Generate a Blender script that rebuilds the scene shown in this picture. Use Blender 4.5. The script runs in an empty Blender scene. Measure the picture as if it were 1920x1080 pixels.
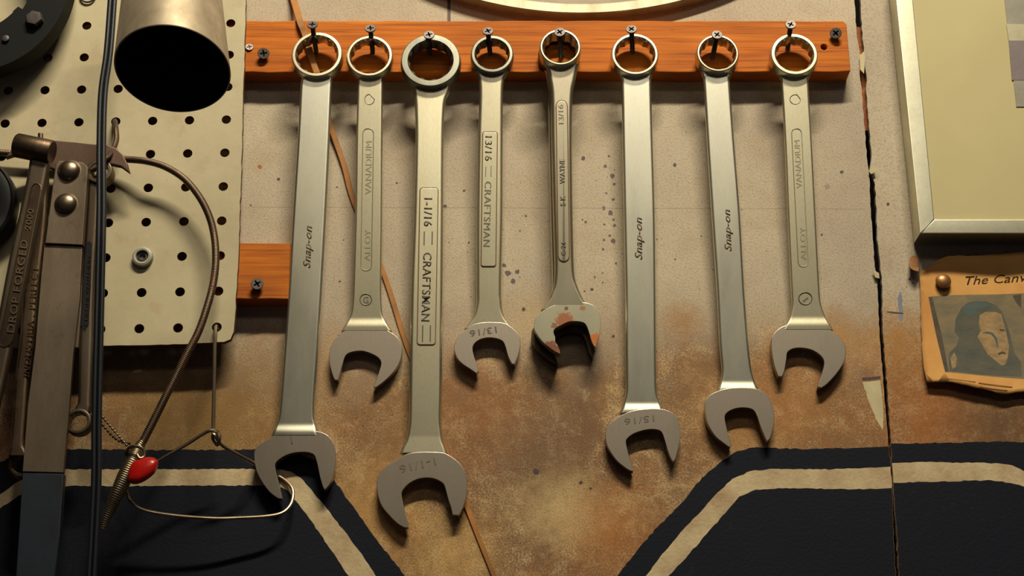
import bpy, bmesh, math, random
from mathutils import Vector, Matrix
from mathutils.geometry import delaunay_2d_cdt
random.seed(7)
C = bpy.context.scene.collection
R = math.radians
# ------------------------------------------------------------------ camera model
F = 3000.0; TH = R(20.8); D = 1.09
FWD = Vector((0, math.cos(TH), math.sin(TH))); UP = Vector((0, -math.sin(TH), math.cos(TH)))
CAM = -FWD * D
def P(px, py, d=0.0):
    """point standing d metres off the wall plane (y=0) that the photo shows at px, py"""
    r = FWD * F + Vector((1, 0, 0)) * (px - 960) + UP * (540 - py)
    return CAM + r * ((-d - CAM.y) / r.y)
def S(px, py, d=0.0):
    return (P(px, py, d) - CAM).dot(FWD) / F          # metres per pixel there
def srgb(r, g, b):
    f = lambda c: ((c / 255 + .055) / 1.055) ** 2.4 if c > 10.31 else c / 255 / 12.92
    return (f(r), f(g), f(b), 1)
# ------------------------------------------------------------------ materials
class N:
    def __init__(s, name):
        s.m = bpy.data.materials.new(name); s.m.use_nodes = True; s.t = s.m.node_tree
        s.b = s.t.nodes['Principled BSDF']; s.L = s.t.links.new
        s.tc = s.t.nodes.new('ShaderNodeTexCoord')
    def n(s, kind, **k):
        x = s.t.nodes.new(kind)
        for a, v in k.items(): setattr(x, a, v)
        return x
    def coord(s, sc=(1, 1, 1), rot=(0, 0, 0), loc=(0, 0, 0)):
        mp = s.n('ShaderNodeMapping'); mp.inputs['Scale'].default_value = sc
        mp.inputs['Rotation'].default_value = rot; mp.inputs['Location'].default_value = loc
        s.L(s.tc.outputs['Object'], mp.inputs[0]); return mp.outputs[0]
    def noise(s, scale, detail=4, rough=.55, sc=(1, 1, 1), loc=(0, 0, 0), dist=0):
        x = s.n('ShaderNodeTexNoise'); x.inputs['Scale'].default_value = scale
        x.inputs['Detail'].default_value = detail; x.inputs['Roughness'].default_value = rough
        x.inputs['Distortion'].default_value = dist
        s.L(s.coord(sc, loc=loc), x.inputs['Vector']); return x.outputs['Fac']
    def ramp(s, fac, stops, interp='LINEAR'):
        x = s.n('ShaderNodeValToRGB'); x.color_ramp.interpolation = interp
        e = x.color_ramp.elements
        while len(e) < len(stops): e.new(.5)
        for i, (p, c) in enumerate(stops):
            e[i].position = p; e[i].color = c if len(c) == 4 else (*c, 1)
        s.L(fac, x.inputs[0]); return x.outputs[0]
    def mix(s, fac, a, b, mode='MIX'):
        x = s.n('ShaderNodeMix', data_type='RGBA', blend_type=mode)
        if isinstance(fac, (int, float)): x.inputs[0].default_value = fac
        else: s.L(fac, x.inputs[0])
        for i, v in ((6, a), (7, b)):
            if isinstance(v, tuple): x.inputs[i].default_value = v
            else: s.L(v, x.inputs[i])
        return x.outputs[2]
    def math(s, op, a, b=0.0, clamp=False):
        x = s.n('ShaderNodeMath', operation=op, use_clamp=clamp)
        for i, v in ((0, a), (1, b)):
            if isinstance(v, (int, float)): x.inputs[i].default_value = v
            else: s.L(v, x.inputs[i])
        return x.outputs[0]
    def bump(s, h, dist, strength=1.0):
        x = s.n('ShaderNodeBump'); x.inputs['Distance'].default_value = dist
        x.inputs['Strength'].default_value = strength
        s.L(h, x.inputs['Height']); s.L(x.outputs[0], s.b.inputs['Normal'])
    def set(s, col=None, rough=None, metal=None, **k):
        for key, v in (('Base Color', col), ('Roughness', rough), ('Metallic', metal), *k.items()):
            if v is None: continue
            if isinstance(v, (int, float, tuple)): s.b.inputs[key].default_value = v
            else: s.L(v, s.b.inputs[key])
        return s.m
G = lambda v: (v, v, v, 1)
def metal(name, col, col2, rough, rust=None, bumpd=.00004, scale=260, streak=(1, 1, .25), rustlo=.60, rusthi=.70, m=1.0, spots=None):
    a = N(name)
    n1 = a.noise(scale * .25, 5, .6, streak); n2 = a.noise(scale * 4, 3, .6, streak)
    c = a.mix(a.ramp(n1, [(.3, G(0)), (.7, G(1))]), srgb(*col), srgb(*col2))
    c = a.mix(a.ramp(n2, [(.5, G(0)), (.8, G(.14))]), c, srgb(*[int(x * .55) for x in col2]))
    rg = a.math('ADD', a.math('MULTIPLY', n1, .16), rough - .08)
    met = m
    if rust:
        n3 = a.noise(90, 7, .7, loc=(3, 1, 2))
        f = a.ramp(n3, [(rustlo, G(0)), (rusthi, G(1))])
        c = a.mix(f, c, srgb(*rust)); rg = a.math('MAXIMUM', rg, a.math('MULTIPLY', f, .7))
        met = a.math('MULTIPLY', a.math('SUBTRACT', 1.0, a.math('MULTIPLY', f, .8)), m)
    if spots:
        for (x, y, z, r, cc) in spots:
            v = a.n('ShaderNodeVectorMath', operation='DISTANCE'); a.L(a.tc.outputs['Object'], v.inputs[0]); v.inputs[1].default_value = (x, y, z)
            d = a.math('DIVIDE', v.outputs['Value'], r)
            f = a.ramp(a.math('ADD', d, a.math('MULTIPLY', a.noise(700, 4, .7), .9)), [(.0, G(1)), (.28, G(1)), (.36, G(0))]) if False else a.math('SUBTRACT', 1.0, a.math('MULTIPLY', a.math('SUBTRACT', a.math('ADD', d, a.math('MULTIPLY', a.noise(500, 5, .7), 1.6)), 1.55), 6.0, True), True)
            c = a.mix(f, c, srgb(*cc)); rg = a.math('MAXIMUM', rg, a.math('MULTIPLY', f, .75))
            met = a.math('MULTIPLY', met, a.math('SUBTRACT', 1.0, a.math('MULTIPLY', f, .85)))
    a.bump(n2, bumpd * .5, .5)
    return a.set(c, rg, met)
def plain(name, col, rough=.6, m=0.0, var=.12, scale=60, bumpd=.0001):
    a = N(name); n1 = a.noise(scale, 5, .6)
    c = a.mix(a.ramp(n1, [(.3, G(0)), (.7, G(1))]), srgb(*col), srgb(*[max(0, int(v * (1 - var))) for v in col]))
    if bumpd: a.bump(a.noise(scale * 8, 3), bumpd, .5)
    return a.set(c, rough, m)

STEEL = metal('satin_steel', (236, 234, 214), (214, 212, 192), .33)
STEEL_FORGED = metal('forged_steel', (226, 220, 190), (198, 190, 162), .38, bumpd=.00010)
STEEL_GREY = metal('grey_forged_steel', (138, 138, 126), (116, 116, 106), .48, bumpd=.00010)
STEEL_JAW = metal('jaw_steel', (200, 189, 170), (170, 159, 146), .36)
STEEL_CHROME = metal('chromed_steel', (226, 218, 190), (196, 186, 160), .33)
STEEL_DARK = metal('dark_steel', (122, 110, 94), (84, 72, 60), .48, rust=(70, 42, 30))
STEEL_BROWN = metal('browned_steel', (104, 88, 72), (64, 50, 40), .46, rust=(60, 36, 24), rustlo=.5, rusthi=.72)
STEEL_BAR = metal('bar_steel', (136, 122, 106), (106, 94, 80), .52, rust=(84, 56, 40), rustlo=.58, rusthi=.74)
STEEL_CLAW = metal('claw_steel', (118, 96, 84), (92, 74, 66), .5)
RIVET = metal('rivet_steel', (150, 136, 116), (118, 104, 86), .34)
ALU = metal('brushed_aluminium', (178, 164, 140), (150, 134, 112), .5, m=.6, streak=(2, 2, 1))
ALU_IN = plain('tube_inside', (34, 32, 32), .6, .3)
FRAME_M = metal('frame_aluminium', (214, 212, 186), (180, 178, 158), .33, streak=(.4, 1, .4))
RIM_M = metal('disc_aluminium', (176, 172, 148), (146, 140, 118), .5, m=.5)
DISC_M = plain('disc_paint', (168, 150, 128), .55)
WIRE_M = metal('wire_steel', (160, 146, 126), (120, 104, 86), .36)
CABLE_M = metal('cable_steel', (120, 104, 88), (84, 68, 56), .5, rust=(96, 48, 30), rustlo=.52, rusthi=.66)
SPRING_M = metal('spring_steel', (156, 142, 116), (116, 102, 82), .42)
BLACK_SCREW = metal('black_screw', (92, 84, 82), (64, 58, 58), .45, m=.55)
GREY_SCREW = metal('grey_screw', (104, 98, 92), (72, 66, 62), .4, m=.9)
RECESS = plain('recess_black', (4, 4, 5), 1.0, bumpd=0)
RUBBER = plain('black_rubber', (14, 16, 21), .45)
BLACKPAINT = plain('black_paint', (6, 7, 10), .6); BLACKPAINT.node_tree.nodes['Principled BSDF'].inputs['Specular IOR Level'].default_value = .2
CORD = plain('black_cord', (17, 21, 30), .42)
NAVYGRIP = plain('navy_sheath', (28, 37, 50), .5, var=.3, scale=40)
NYLON = plain('grey_nylon', (152, 150, 134), .5)
RED = plain('red_plastic', (196, 22, 12), .3, var=.15, bumpd=0)
INK = plain('engraved_ink', (92, 84, 72), .6, .3, bumpd=0)
INK_SOFT = plain('worn_engraving', (112, 108, 92), .55, .6, bumpd=0)
INK_FAINT = metal('faint_engraving', (160, 156, 130), (150, 146, 122), .5)
INK_BRONZE = plain('bronze_engraving', (104, 84, 62), .5, .4, bumpd=0)
RAISED = metal('raised_letters', (168, 150, 120), (130, 112, 88), .4)
RAISED_DARK = metal('raised_letters_dark', (96, 76, 56), (70, 54, 40), .5)
GROOVE = plain('rusty_groove', (108, 76, 34), .8, bumpd=0)
GROOVE_D = plain('dark_groove', (44, 36, 30), .8, bumpd=0)
DRY = plain('hardboard_edge', (112, 66, 30), .85, var=.4, scale=300)
RATTAN = plain('tan_strip', (172, 112, 44), .6, var=.3, scale=50)
TACK = metal('tack_brass', (150, 108, 66), (120, 82, 48), .4, m=.6)
SCRAPM = plain('brown_scrap', (140, 92, 46), .8, var=.35, scale=90)
MATM = plain('mat_board', (180, 169, 126), .85, var=.05, scale=12)
PHOTO_A = plain('print_grey', (134, 130, 116), .5)
PHOTO_B = plain('print_mauve', (110, 98, 100), .5)
PHOTO_C = plain('print_pale', (170, 162, 132), .5)
VOID = plain('dark_void', (7, 8, 11), .9, bumpd=0)

def wood(name, hi, mid, lo, seed=0, dim=1.0):
    a = N(name)
    g = a.noise(1.0, 8, .62, (14, 40, 520), (seed, 0, seed * 3), .35)
    big = a.noise(1.0, 3, .5, (10, 20, 60), (seed + 4, 0, 0))
    c = a.ramp(g, [(.28, srgb(*lo)), (.46, srgb(*mid)), (.72, srgb(*hi))])
    c = a.mix(a.ramp(big, [(.35, G(0)), (.7, G(.55))]), c, srgb(*lo))
    kn = a.noise(55, 4, .7, (1, 1, 1), (seed, 5, 0)); c = a.mix(a.ramp(kn, [(.66, G(0)), (.76, G(.7))]), c, srgb(70, 32, 10))
    a.bump(g, .0004, .5)
    return a.set(c, .7, 0.0, **{'Specular IOR Level': .2})
WOOD = wood('pine_batten', (200, 118, 30), (174, 92, 18), (118, 56, 10))
WOOD2 = wood('pine_batten_low', (204, 122, 34), (178, 96, 22), (108, 50, 12), 9)
WOOD3 = wood('stud_wood', (150, 84, 40), (126, 66, 30), (90, 46, 20), 3)

def wall_material(name, dx=0):
    a = N(name)
    sep = a.n('ShaderNodeSeparateXYZ'); a.L(a.tc.outputs['Object'], sep.inputs[0])
    X, Z = sep.outputs[0], sep.outputs[2]
    big = a.noise(5, 5, .55, loc=(dx, 0, 1)); mid = a.noise(24, 7, .62, loc=(dx, 2, 0)); fine = a.noise(160, 6, .7, loc=(dx, 2, 4))
    cream = a.mix(a.ramp(big, [(.35, G(0)), (.62, G(1))]), srgb(180, 167, 144), srgb(158, 145, 128))
    cream = a.mix(a.ramp(mid, [(.48, G(0)), (.75, G(.55))]), cream, srgb(146, 124, 96))
    # grime and varnish drips that cover the lower part of the panel
    zz = a.math('ADD', Z, a.math('MULTIPLY', a.math('SUBTRACT', big, .5), .16))
    zz = a.math('ADD', zz, a.math('MULTIPLY', a.math('SUBTRACT', mid, .5), .10))
    low = a.math('DIVIDE', a.math('SUBTRACT', -.008, zz), .065, True)
    och = a.noise(13, 8, .68, (1, 1, .8), (dx + 7, 0, 3), .4)
    oc = a.ramp(och, [(.30, srgb(92, 66, 38)), (.41, srgb(142, 104, 58)), (.49, srgb(180, 150, 104)), (.56, srgb(150, 102, 50)), (.62, srgb(190, 164, 120)), (.72, srgb(128, 84, 40))])
    sp = a.noise(820, 3, .6, loc=(dx, 0, 0)); 
    oc = a.mix(a.ramp(a.math('ADD', a.math('MULTIPLY', sp, .7), a.math('MULTIPLY', mid, .5)), [(.54, G(0)), (.68, G(.85))]), oc, srgb(92, 56, 26))
    fb = a.noise(75, 8, .78, (1, 1, 1.3), (dx, 9, 0), .6)
    oc = a.mix(a.ramp(fb, [(.42, G(.5)), (.52, G(0))]), oc, srgb(104, 74, 44)); oc = a.mix(a.ramp(fb, [(.55, G(0)), (.68, G(.5))]), oc, srgb(196, 172, 130))
    c = a.mix(a.math('MULTIPLY', low, .93), cream, oc)
    # local stains: (px, py, radius m, colour, strength)
    for (px, py, r, col, st) in ((1010, 850, .055, (96, 70, 50), .75), (905, 760, .05, (140, 88, 40), .6), (430, 790, .07, (128, 96, 44), .8), (300, 770, .07, (122, 90, 40), .8), (600, 700, .05, (150, 116, 74), .6), (760, 800, .05, (128, 92, 50), .6),
                                 (1280, 600, .018, (150, 104, 50), .7), (1000, 600, .03, (182, 152, 96), .4), (1570, 640, .03, (160, 112, 46), .8), (1760, 770, .07, (150, 88, 28), .85), (1880, 800, .05, (84, 58, 30), .85), (1680, 640, .03, (158, 110, 44), .8),
                                 (1060, 960, .035, (196, 172, 122), .8), (850, 1050, .04, (190, 150, 84), .6), (1150, 1000, .045, (168, 104, 36), .6), (1380, 780, .05, (166, 122, 62), .5), (1500, 760, .05, (158, 104, 44), .6), (700, 960, .05, (186, 142, 74), .6), (60, 830, .03, (140, 78, 30), .8)):
        p = P(px, py, 0)
        v = a.n('ShaderNodeVectorMath', operation='DISTANCE'); a.L(a.tc.outputs['Object'], v.inputs[0]); v.inputs[1].default_value = p
        d = a.math('ADD', a.math('DIVIDE', v.outputs['Value'], r), a.math('MULTIPLY', a.math('SUBTRACT', fine, .5), 1.3))
        f = a.math('MULTIPLY', a.math('SUBTRACT', 1.0, d, True), st)
        c = a.mix(f, c, srgb(*col))
    wv = a.n('ShaderNodeTexWave', wave_type='BANDS', bands_direction='DIAGONAL'); wv.inputs['Scale'].default_value = 230; wv.inputs['Distortion'].default_value = 9; wv.inputs['Detail'].default_value = 2; wv.inputs['Detail Scale'].default_value = 2
    a.L(a.coord((1, 0, 1)), wv.inputs['Vector'])
    h = a.math('ADD', a.math('MULTIPLY', wv.outputs['Fac'], .16), a.math('MULTIPLY', a.noise(760, 3, .6), 1.0))
    c = a.mix(a.ramp(h, [(.40, G(.34)), (.60, G(0))]), c, srgb(92, 72, 56))
    a.bump(h, .00028, .6)
    return a.set(c, .82, 0.0)
WALLM = wall_material('painted_canvas_wall'); WALLM2 = wall_material('painted_board_wall', 11)
def navy():
    a = N('navy_paint'); n1 = a.noise(30, 6, .65); n2 = a.noise(700, 4, .7); n3 = a.noise(90, 5, .7, loc=(3, 3, 3))
    c = a.mix(n1, srgb(7, 12, 27), srgb(17, 19, 31))
    c = a.mix(a.ramp(n3, [(.60, G(0)), (.75, G(.5))]), c, srgb(38, 33, 34))
    c = a.mix(a.ramp(n2, [(.70, G(0)), (.78, G(.5))]), c, srgb(120, 112, 110))
    a.bump(a.noise(450, 4, .6), .0005, .6); return a.set(c, .75, 0.0, **{'Specular IOR Level': .2})
NAVY = navy()
def stripe():
    a = N('stripe_paint'); c = a.mix(a.ramp(a.noise(30, 7, .7), [(.4, G(0)), (.7, G(1))]), srgb(188, 170, 134), srgb(150, 122, 90))
    a.bump(a.noise(450, 4, .6), .0005, .6); return a.set(c, .8, 0.0)
STRIPE = stripe()
CHIP = plain('bare_plaster', (190, 178, 140), .85)
SPECK = plain('grease_speck', (62, 44, 38), .6, bumpd=0)
SPECK_P = plain('purple_speck', (84, 66, 66), .6, bumpd=0)
RUSTSPOT = plain('rust_spot', (150, 88, 36), .7, bumpd=0)
def pegmat():
    a = N('pegboard_paint'); n1 = a.noise(14, 6, .65); n2 = a.noise(45, 6, .7, loc=(2, 0, 1))
    c = a.mix(a.ramp(n1, [(.35, G(0)), (.7, G(1))]), srgb(178, 167, 136), srgb(158, 146, 116))
    c = a.mix(a.ramp(n2, [(.58, G(0)), (.74, G(.45))]), c, srgb(150, 118, 86))
    c = a.mix(a.ramp(a.noise(260, 3, .6), [(.70, G(0)), (.78, G(.6))]), c, srgb(110, 90, 64))
    a.bump(a.noise(180, 4), .0002, .5); return a.set(c, .6, 0.0)
PEG = pegmat()
def papermat():
    a = N('yellowed_newsprint'); n1 = a.noise(20, 6, .65)
    c = a.mix(a.ramp(n1, [(.35, G(0)), (.7, G(1))]), srgb(206, 156, 88), srgb(184, 128, 64))
    return a.set(c, .85, 0.0)
PAPER = papermat()
def printmat(name, c1, c2, sc=60):
    a = N(name); n1 = a.noise(sc, 7, .7, (1, 1, 2)); c = a.mix(a.ramp(n1, [(.35, G(0)), (.65, G(1))]), srgb(*c1), srgb(*c2)); return a.set(c, .85, 0.0)
PR_BG = printmat('print_ground', (128, 110, 80), (98, 92, 76)); PR_HAIR = printmat('print_hair', (66, 72, 68), (92, 86, 70)); PR_COAT = printmat('print_coat', (76, 74, 66), (62, 60, 54))
PR_SKIN = printmat('print_skin', (160, 130, 88), (122, 102, 74), 120); PR_TEAL = printmat('print_teal', (58, 84, 88), (84, 90, 78)); PR_EDGE = printmat('print_edge', (62, 54, 42), (84, 74, 58))

# ------------------------------------------------------------------ mesh helpers
def link(name, me, mats, parent=None, smooth=35):
    o = bpy.data.objects.new(name, me); C.objects.link(o)
    for m in (mats if isinstance(mats, (list, tuple)) else [mats]): me.materials.append(m)
    if smooth:
        me.shade_smooth(); me.set_sharp_from_angle(angle=R(smooth))
    if parent: o.parent = parent; o.matrix_parent_inverse = Matrix.Translation(-parent.location)
    return o
def obj(name, bm, mats, parent=None, smooth=35, wn=False):
    me = bpy.data.meshes.new(name); bmesh.ops.recalc_face_normals(bm, faces=bm.faces); bm.to_mesh(me); bm.free()
    o = link(name, me, mats, parent, smooth)
    if wn:
        m = o.modifiers.new('wn', 'WEIGHTED_NORMAL'); m.keep_sharp = True; m.weight = 90
    return o
def tag(o, label=None, cat=None, group=None, kind=None):
    if label: o['label'] = label
    if cat: o['category'] = cat
    if group: o['group'] = group
    if kind: o['kind'] = kind
    return o
def thing(name, loc, label, cat, group=None):
    o = bpy.data.objects.new(name, None); o.empty_display_size = .01; o.location = loc; C.objects.link(o)
    return tag(o, label, cat, group)
def spline(pts, per=5, closed=False):
    """Catmull-Rom through points; a point with a trailing 'c' is a corner"""
    q = [Vector(p[:-1]) if p[-1] == 'c' else Vector(p) for p in pts]; cor = [p[-1] == 'c' for p in pts]
    n = len(q); out = []
    for i in range(n if closed else n - 1):
        p1, p2 = q[i], q[(i + 1) % n]
        p0 = q[i - 1] if (closed or i > 0) else p1
        p3 = q[(i + 2) % n] if (closed or i + 2 < n) else p2
        if cor[i]: p0 = p1
        if cor[(i + 1) % n]: p3 = p2
        for k in range(per):
            t = k / per
            out.append(.5 * ((2 * p1) + (p2 - p0) * t + (2 * p0 - 5 * p1 + 4 * p2 - p3) * t * t + (3 * p1 - p0 - 3 * p2 + p3) * t ** 3))
    if not closed: out.append(q[-1])
    return out
def Z(ox, oy, sc, pts):
    """trace points read off an enlarged crop -> frame pixels"""
    return [((ox + p[0] / sc), (oy + p[1] / sc)) + (('c',) if len(p) > 2 else ()) for p in pts]
def slab(name, pts, d, thick, mats, parent=None, bev=.0005, seg=2, smooth=35, per=None, holes=None, bm_only=False):
    """solid with the traced outline: front face at depth d (number or function of py), thick metres deep"""
    if per: pts = spline(pts, per, True)
    df = d if callable(d) else (lambda y: d)
    bm = bmesh.new(); fr = [bm.verts.new(P(p[0], p[1], df(p[1]))) for p in pts]
    bk = [bm.verts.new(v.co + Vector((0, thick, 0))) for v in fr]
    n = len(fr); top = bm.faces.new(fr); bm.faces.new(bk[::-1])
    for i in range(n): bm.faces.new((fr[i], bk[i], bk[(i + 1) % n], fr[(i + 1) % n]))
    bmesh.ops.recalc_face_normals(bm, faces=bm.faces)
    if bev: bmesh.ops.bevel(bm, geom=list(top.edges), offset=bev, segments=seg, affect='EDGES', profile=.6, clamp_overlap=True)
    if bm_only: return bm
    return obj(name, bm, mats, parent, smooth, wn=bool(bev))
def box(bm, lo, hi):
    r = bmesh.ops.create_cube(bm, size=1); lo, hi = Vector(lo), Vector(hi)
    for v in r['verts']: v.co = Vector([(lo[i] + hi[i]) / 2 + v.co[i] * (hi[i] - lo[i]) for i in range(3)])
def cdt_plate(outer, regions=(), holes=(), y=0.0, thick=None, cells=0):
    """outer/regions/holes in (x, z) metres -> bmesh with region index as material index"""
    vs, es, fs = [], [], []
    def add(poly):
        poly = list(poly)
        if sum(poly[i - 1][0] * poly[i][1] - poly[i][0] * poly[i - 1][1] for i in range(len(poly))) < 0: poly.reverse()
        k = len(vs); vs.extend(Vector((p[0] * 1000, p[1] * 1000)) for p in poly); idx = list(range(k, len(vs)))
        fs.append(idx)
    add(outer)
    for p, _ in regions: add(p)
    for h in holes: add(h)
    nr = len(regions)
    ov, oe, of, _, _, orig = delaunay_2d_cdt(vs, es, fs, 1, 1e-4)
    bm = bmesh.new(); bv = [bm.verts.new((v.x / 1000, y, v.y / 1000)) for v in ov]
    for f, og in zip(of, orig):
        if any(i > nr for i in og) or 0 not in og: continue
        m = 0
        for i in og:
            if 1 <= i <= nr: m = max(m, i)
        try: fc = bm.faces.new([bv[k] for k in f])
        except ValueError: continue
        fc.material_index = regions[m - 1][1] if m else 0
        fc.normal_update()
        if fc.normal.y > 0: fc.normal_flip()
    bmesh.ops.delete(bm, geom=[v for v in bm.verts if not v.link_faces], context='VERTS')
    if thick:
        be = [e for e in bm.edges if len(e.link_faces) == 1]
        r = bmesh.ops.extrude_edge_only(bm, edges=be)
        for v in [g for g in r['geom'] if isinstance(g, bmesh.types.BMVert)]: v.co.y += thick
    return bm
def xz(px, py, d=0.0):
    p = P(px, py, d); return (p.x, p.z)
def rough(pts, step=9, amp=1.2, closed=True):
    out = []; n = len(pts)
    for i in range(n if closed else n - 1):
        a, b = Vector(pts[i][:2]), Vector(pts[(i + 1) % n][:2]); k = max(1, int((b - a).length / step))
        nn = Vector((-(b - a).y, (b - a).x)).normalized() if (b - a).length else Vector((0, 0))
        for j in range(k):
            out.append(a.lerp(b, j / k) + nn * random.uniform(-amp, amp) * (0 if (j == 0) else 1))
    if not closed: out.append(Vector(pts[-1][:2]))
    return out
def tube(bm, pts, rad, seg=10, cap=True):
    pts = [Vector(p) for p in pts]; n = len(pts); rings = []
    t0 = (pts[1] - pts[0]).normalized(); nrm = t0.orthogonal().normalized(); prev = t0
    for i, p in enumerate(pts):
        t = (pts[min(i + 1, n - 1)] - pts[max(i - 1, 0)]).normalized()
        nrm = (prev.rotation_difference(t) @ nrm).normalized(); prev = t
        b = t.cross(nrm); r = rad(i / (n - 1)) if callable(rad) else rad
        rings.append([bm.verts.new(p + (nrm * math.cos(a) + b * math.sin(a)) * r) for a in [2 * math.pi * k / seg for k in range(seg)]])
    for A, B in zip(rings, rings[1:]):
        for k in range(seg): bm.faces.new((A[k], A[(k + 1) % seg], B[(k + 1) % seg], B[k]))
    if cap: bm.faces.new(rings[0][::-1]); bm.faces.new(rings[-1])
    return rings
def lathe(bm, prof, origin, axis, seg=32, ref=None, mi=None):
    """prof: (radius, height along axis)"""
    axis = Vector(axis).normalized(); u = (ref or axis.orthogonal()).normalized(); v = axis.cross(u); rings = []
    origin = Vector(origin)
    for r, h in prof:
        if r < 1e-7: rings.append([bm.verts.new(origin + axis * h)])
        else: rings.append([bm.verts.new(origin + axis * h + (u * math.cos(a) + v * math.sin(a)) * r) for a in [2 * math.pi * k / seg for k in range(seg)]])
    for j, (A, B) in enumerate(zip(rings, rings[1:])):
        for k in range(seg):
            a, b = A[k % len(A)], A[(k + 1) % len(A)]; c, d_ = B[(k + 1) % len(B)], B[k % len(B)]
            vs = []
            for q in (a, b, c, d_):
                if q not in vs: vs.append(q)
            if len(vs) > 2:
                f = bm.faces.new(vs)
                if mi: f.material_index = mi[j]
def text(name, s, p0, p1, height, d, mat, parent, ext=.00012, flip=False, shear=0.0, spacing=1.0, bold=0.0):
    """lettering whose baseline runs from p0 to p1 (frame px) on the surface of depth d; height in px"""
    cu = bpy.data.curves.new(name, 'FONT'); cu.body = s; cu.size = 1; cu.shear = shear; cu.space_character = spacing; cu.offset = bold
    cu.resolution_u = 3
    tmp = bpy.data.objects.new(name + '_tmp', cu); C.objects.link(tmp)
    dg = bpy.context.evaluated_depsgraph_get(); me = bpy.data.meshes.new_from_object(tmp.evaluated_get(dg))
    bpy.data.objects.remove(tmp); bpy.data.curves.remove(cu)
    xs = [v.co.x for v in me.vertices]; ys = [v.co.y for v in me.vertices]
    x0, x1, y0, y1 = min(xs), max(xs), min(ys), max(ys)
    a, b = Vector(p0), Vector(p1); dv = b - a; up = Vector((dv.y, -dv.x)).normalized() * height
    df = d if callable(d) else (lambda y: d)
    bm = bmesh.new(); bm.from_mesh(me); bpy.data.meshes.remove(me)
    for v in bm.verts:
        q = a + dv * ((v.co.x - x0) / (x1 - x0)) + up * ((v.co.y - max(y0, 0) * 0 - 0) / .72)
        v.co = P(q.x, q.y, df(q.y) + ext)
    r = bmesh.ops.extrude_face_region(bm, geom=list(bm.faces))
    for v in [g for g in r['geom'] if isinstance(g, bmesh.types.BMVert)]: v.co.y += ext * 2
    return obj(name, bm, mat, parent, None)

# ------------------------------------------------------------------ setting: wall panels with painted shapes
gapL = [(1480, -1500), (1600, -60), (1602, -20), (1604, 40), (1609, 80), (1615, 110), (1612, 140), (1616, 170), (1619, 210), (1622, 250), (1626, 300), (1629, 320), (1631, 350), (1633, 400), (1636, 440), (1640, 500), (1645, 520), (1647, 590), (1650, 640), (1655, 700), (1660, 760), (1665, 820), (1670.5, 870), (1673, 925), (1675, 990), (1680, 1080), (1684, 1150)]
gapR = [(1494, -1500), (1612, -60), (1613, -20), (1615, 35), (1619, 80), (1622, 125), (1626, 150), (1624, 165), (1628, 210), (1632, 255), (1634, 300), (1631, 318), (1641, 345), (1644, 400), (1645, 440), (1651, 505), (1654, 520), (1655, 590), (1657, 640), (1662, 700), (1666, 760), (1670, 820), (1672.5, 870), (1675.5, 925), (1681, 990), (1686, 1080), (1690, 1150)]
def px_poly(pts): return [xz(p[0], p[1], 0) for p in pts]
gl = rough(gapL, 8, .9, False); gr = rough(gapR, 8, .9, False)
def between(line, y0, y1): return [p for p in line if y0 < p[1] < y1]
def line_x(line, y):
    for a, b in zip(line, line[1:]):
        if a[1] <= y <= b[1]: return a[0] + (b[0] - a[0]) * (y - a[1]) / (b[1] - a[1])
def blob(px, py, r, k=7, sq=1.0):
    return [(px + math.cos(2 * math.pi * i / k) * r * random.uniform(.65, 1.25), py + math.sin(2 * math.pi * i / k) * r * sq * random.uniform(.65, 1.25)) for i in range(k)]
outerL = [(-700, -1500)] + [tuple(p) for p in gl] + [(-700, 1150)]
E_ = .35
navyL = rough([(-200, 1120), (-200, 930), (-60, 900), (0, 866), (40, 850), (120, 842), (300, 844), (470, 843), (545, 846), (590, 862), (628, 902), (653, 938), (680, 974), (711, 1019), (744, 1060), (780, 1110)], 7, 1.3)
stripeL = rough([(-200, 1060), (-60, 990), (0, 927), (34, 903), (75, 886), (120, 880), (300, 880), (440, 879), (521, 880), (545, 884), (564, 896), (578, 912), (593, 931), (608, 947), (628, 974), (655, 1008), (683, 1047), (716, 1095), (668, 1100), (653, 1079), (622, 1033), (601, 1002), (580, 972), (560, 945), (540, 920), (520, 911), (470, 910), (300, 911), (130, 911), (80, 914), (34, 930), (0, 953), (-60, 1010), (-200, 1080)], 7, 1.0)
navyR = rough([(1130, 1112), (1159, 1078), (1198, 1027), (1233, 988), (1277, 944), (1316, 896), (1351, 866), (1382, 846), (1412, 839), (1517, 842), (1600, 840)], 7, 1.3, False)
navyR += [Vector((line_x(gl, 837) - E_, 837))] + [Vector((p[0] - E_, p[1])) for p in between(gl, 840, 1109)] + [Vector((line_x(gl, 1112) - E_, 1112))]
stripeR = rough([(1190, 1108), (1211, 1080), (1237, 1045), (1277, 997), (1316, 957), (1342, 927), (1373, 898), (1408, 883), (1452, 879), (1561, 880), (1640, 877)], 7, 1.0, False)
stripeR += [Vector((line_x(gl, 875) - 2 * E_, 875))] + [Vector((p[0] - 2 * E_, p[1])) for p in between(gl, 878, 912)] + [Vector((line_x(gl, 915) - 2 * E_, 915))]
stripeR += rough([(1640, 917), (1561, 917), (1474, 915), (1417, 918), (1386, 931), (1360, 962), (1325, 1001), (1290, 1041), (1255, 1078), (1234, 1108)], 7, 1.0, False)
regs = [(navyL, 1), (stripeL, 2), (navyR, 1), (stripeR, 2)]
regs.append((rough([(1617, 716), (1650, 713), (1654, 740), (1656, 780), (1655, 806), (1645, 790), (1637, 772), (1630, 755)], 6, 1), 3))
regs.append(([(1616, 708), (1634, 707), (1651, 705), (1651, 711), (1634, 713), (1617, 714)], 4))
regs.append(([(839.5, -50), (842.5, -50), (845, 10), (845, 60), (839, 60), (838.5, 10)], 4))
for (px, py, r, m) in ((563, 35, 0, 4),) : pass
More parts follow.
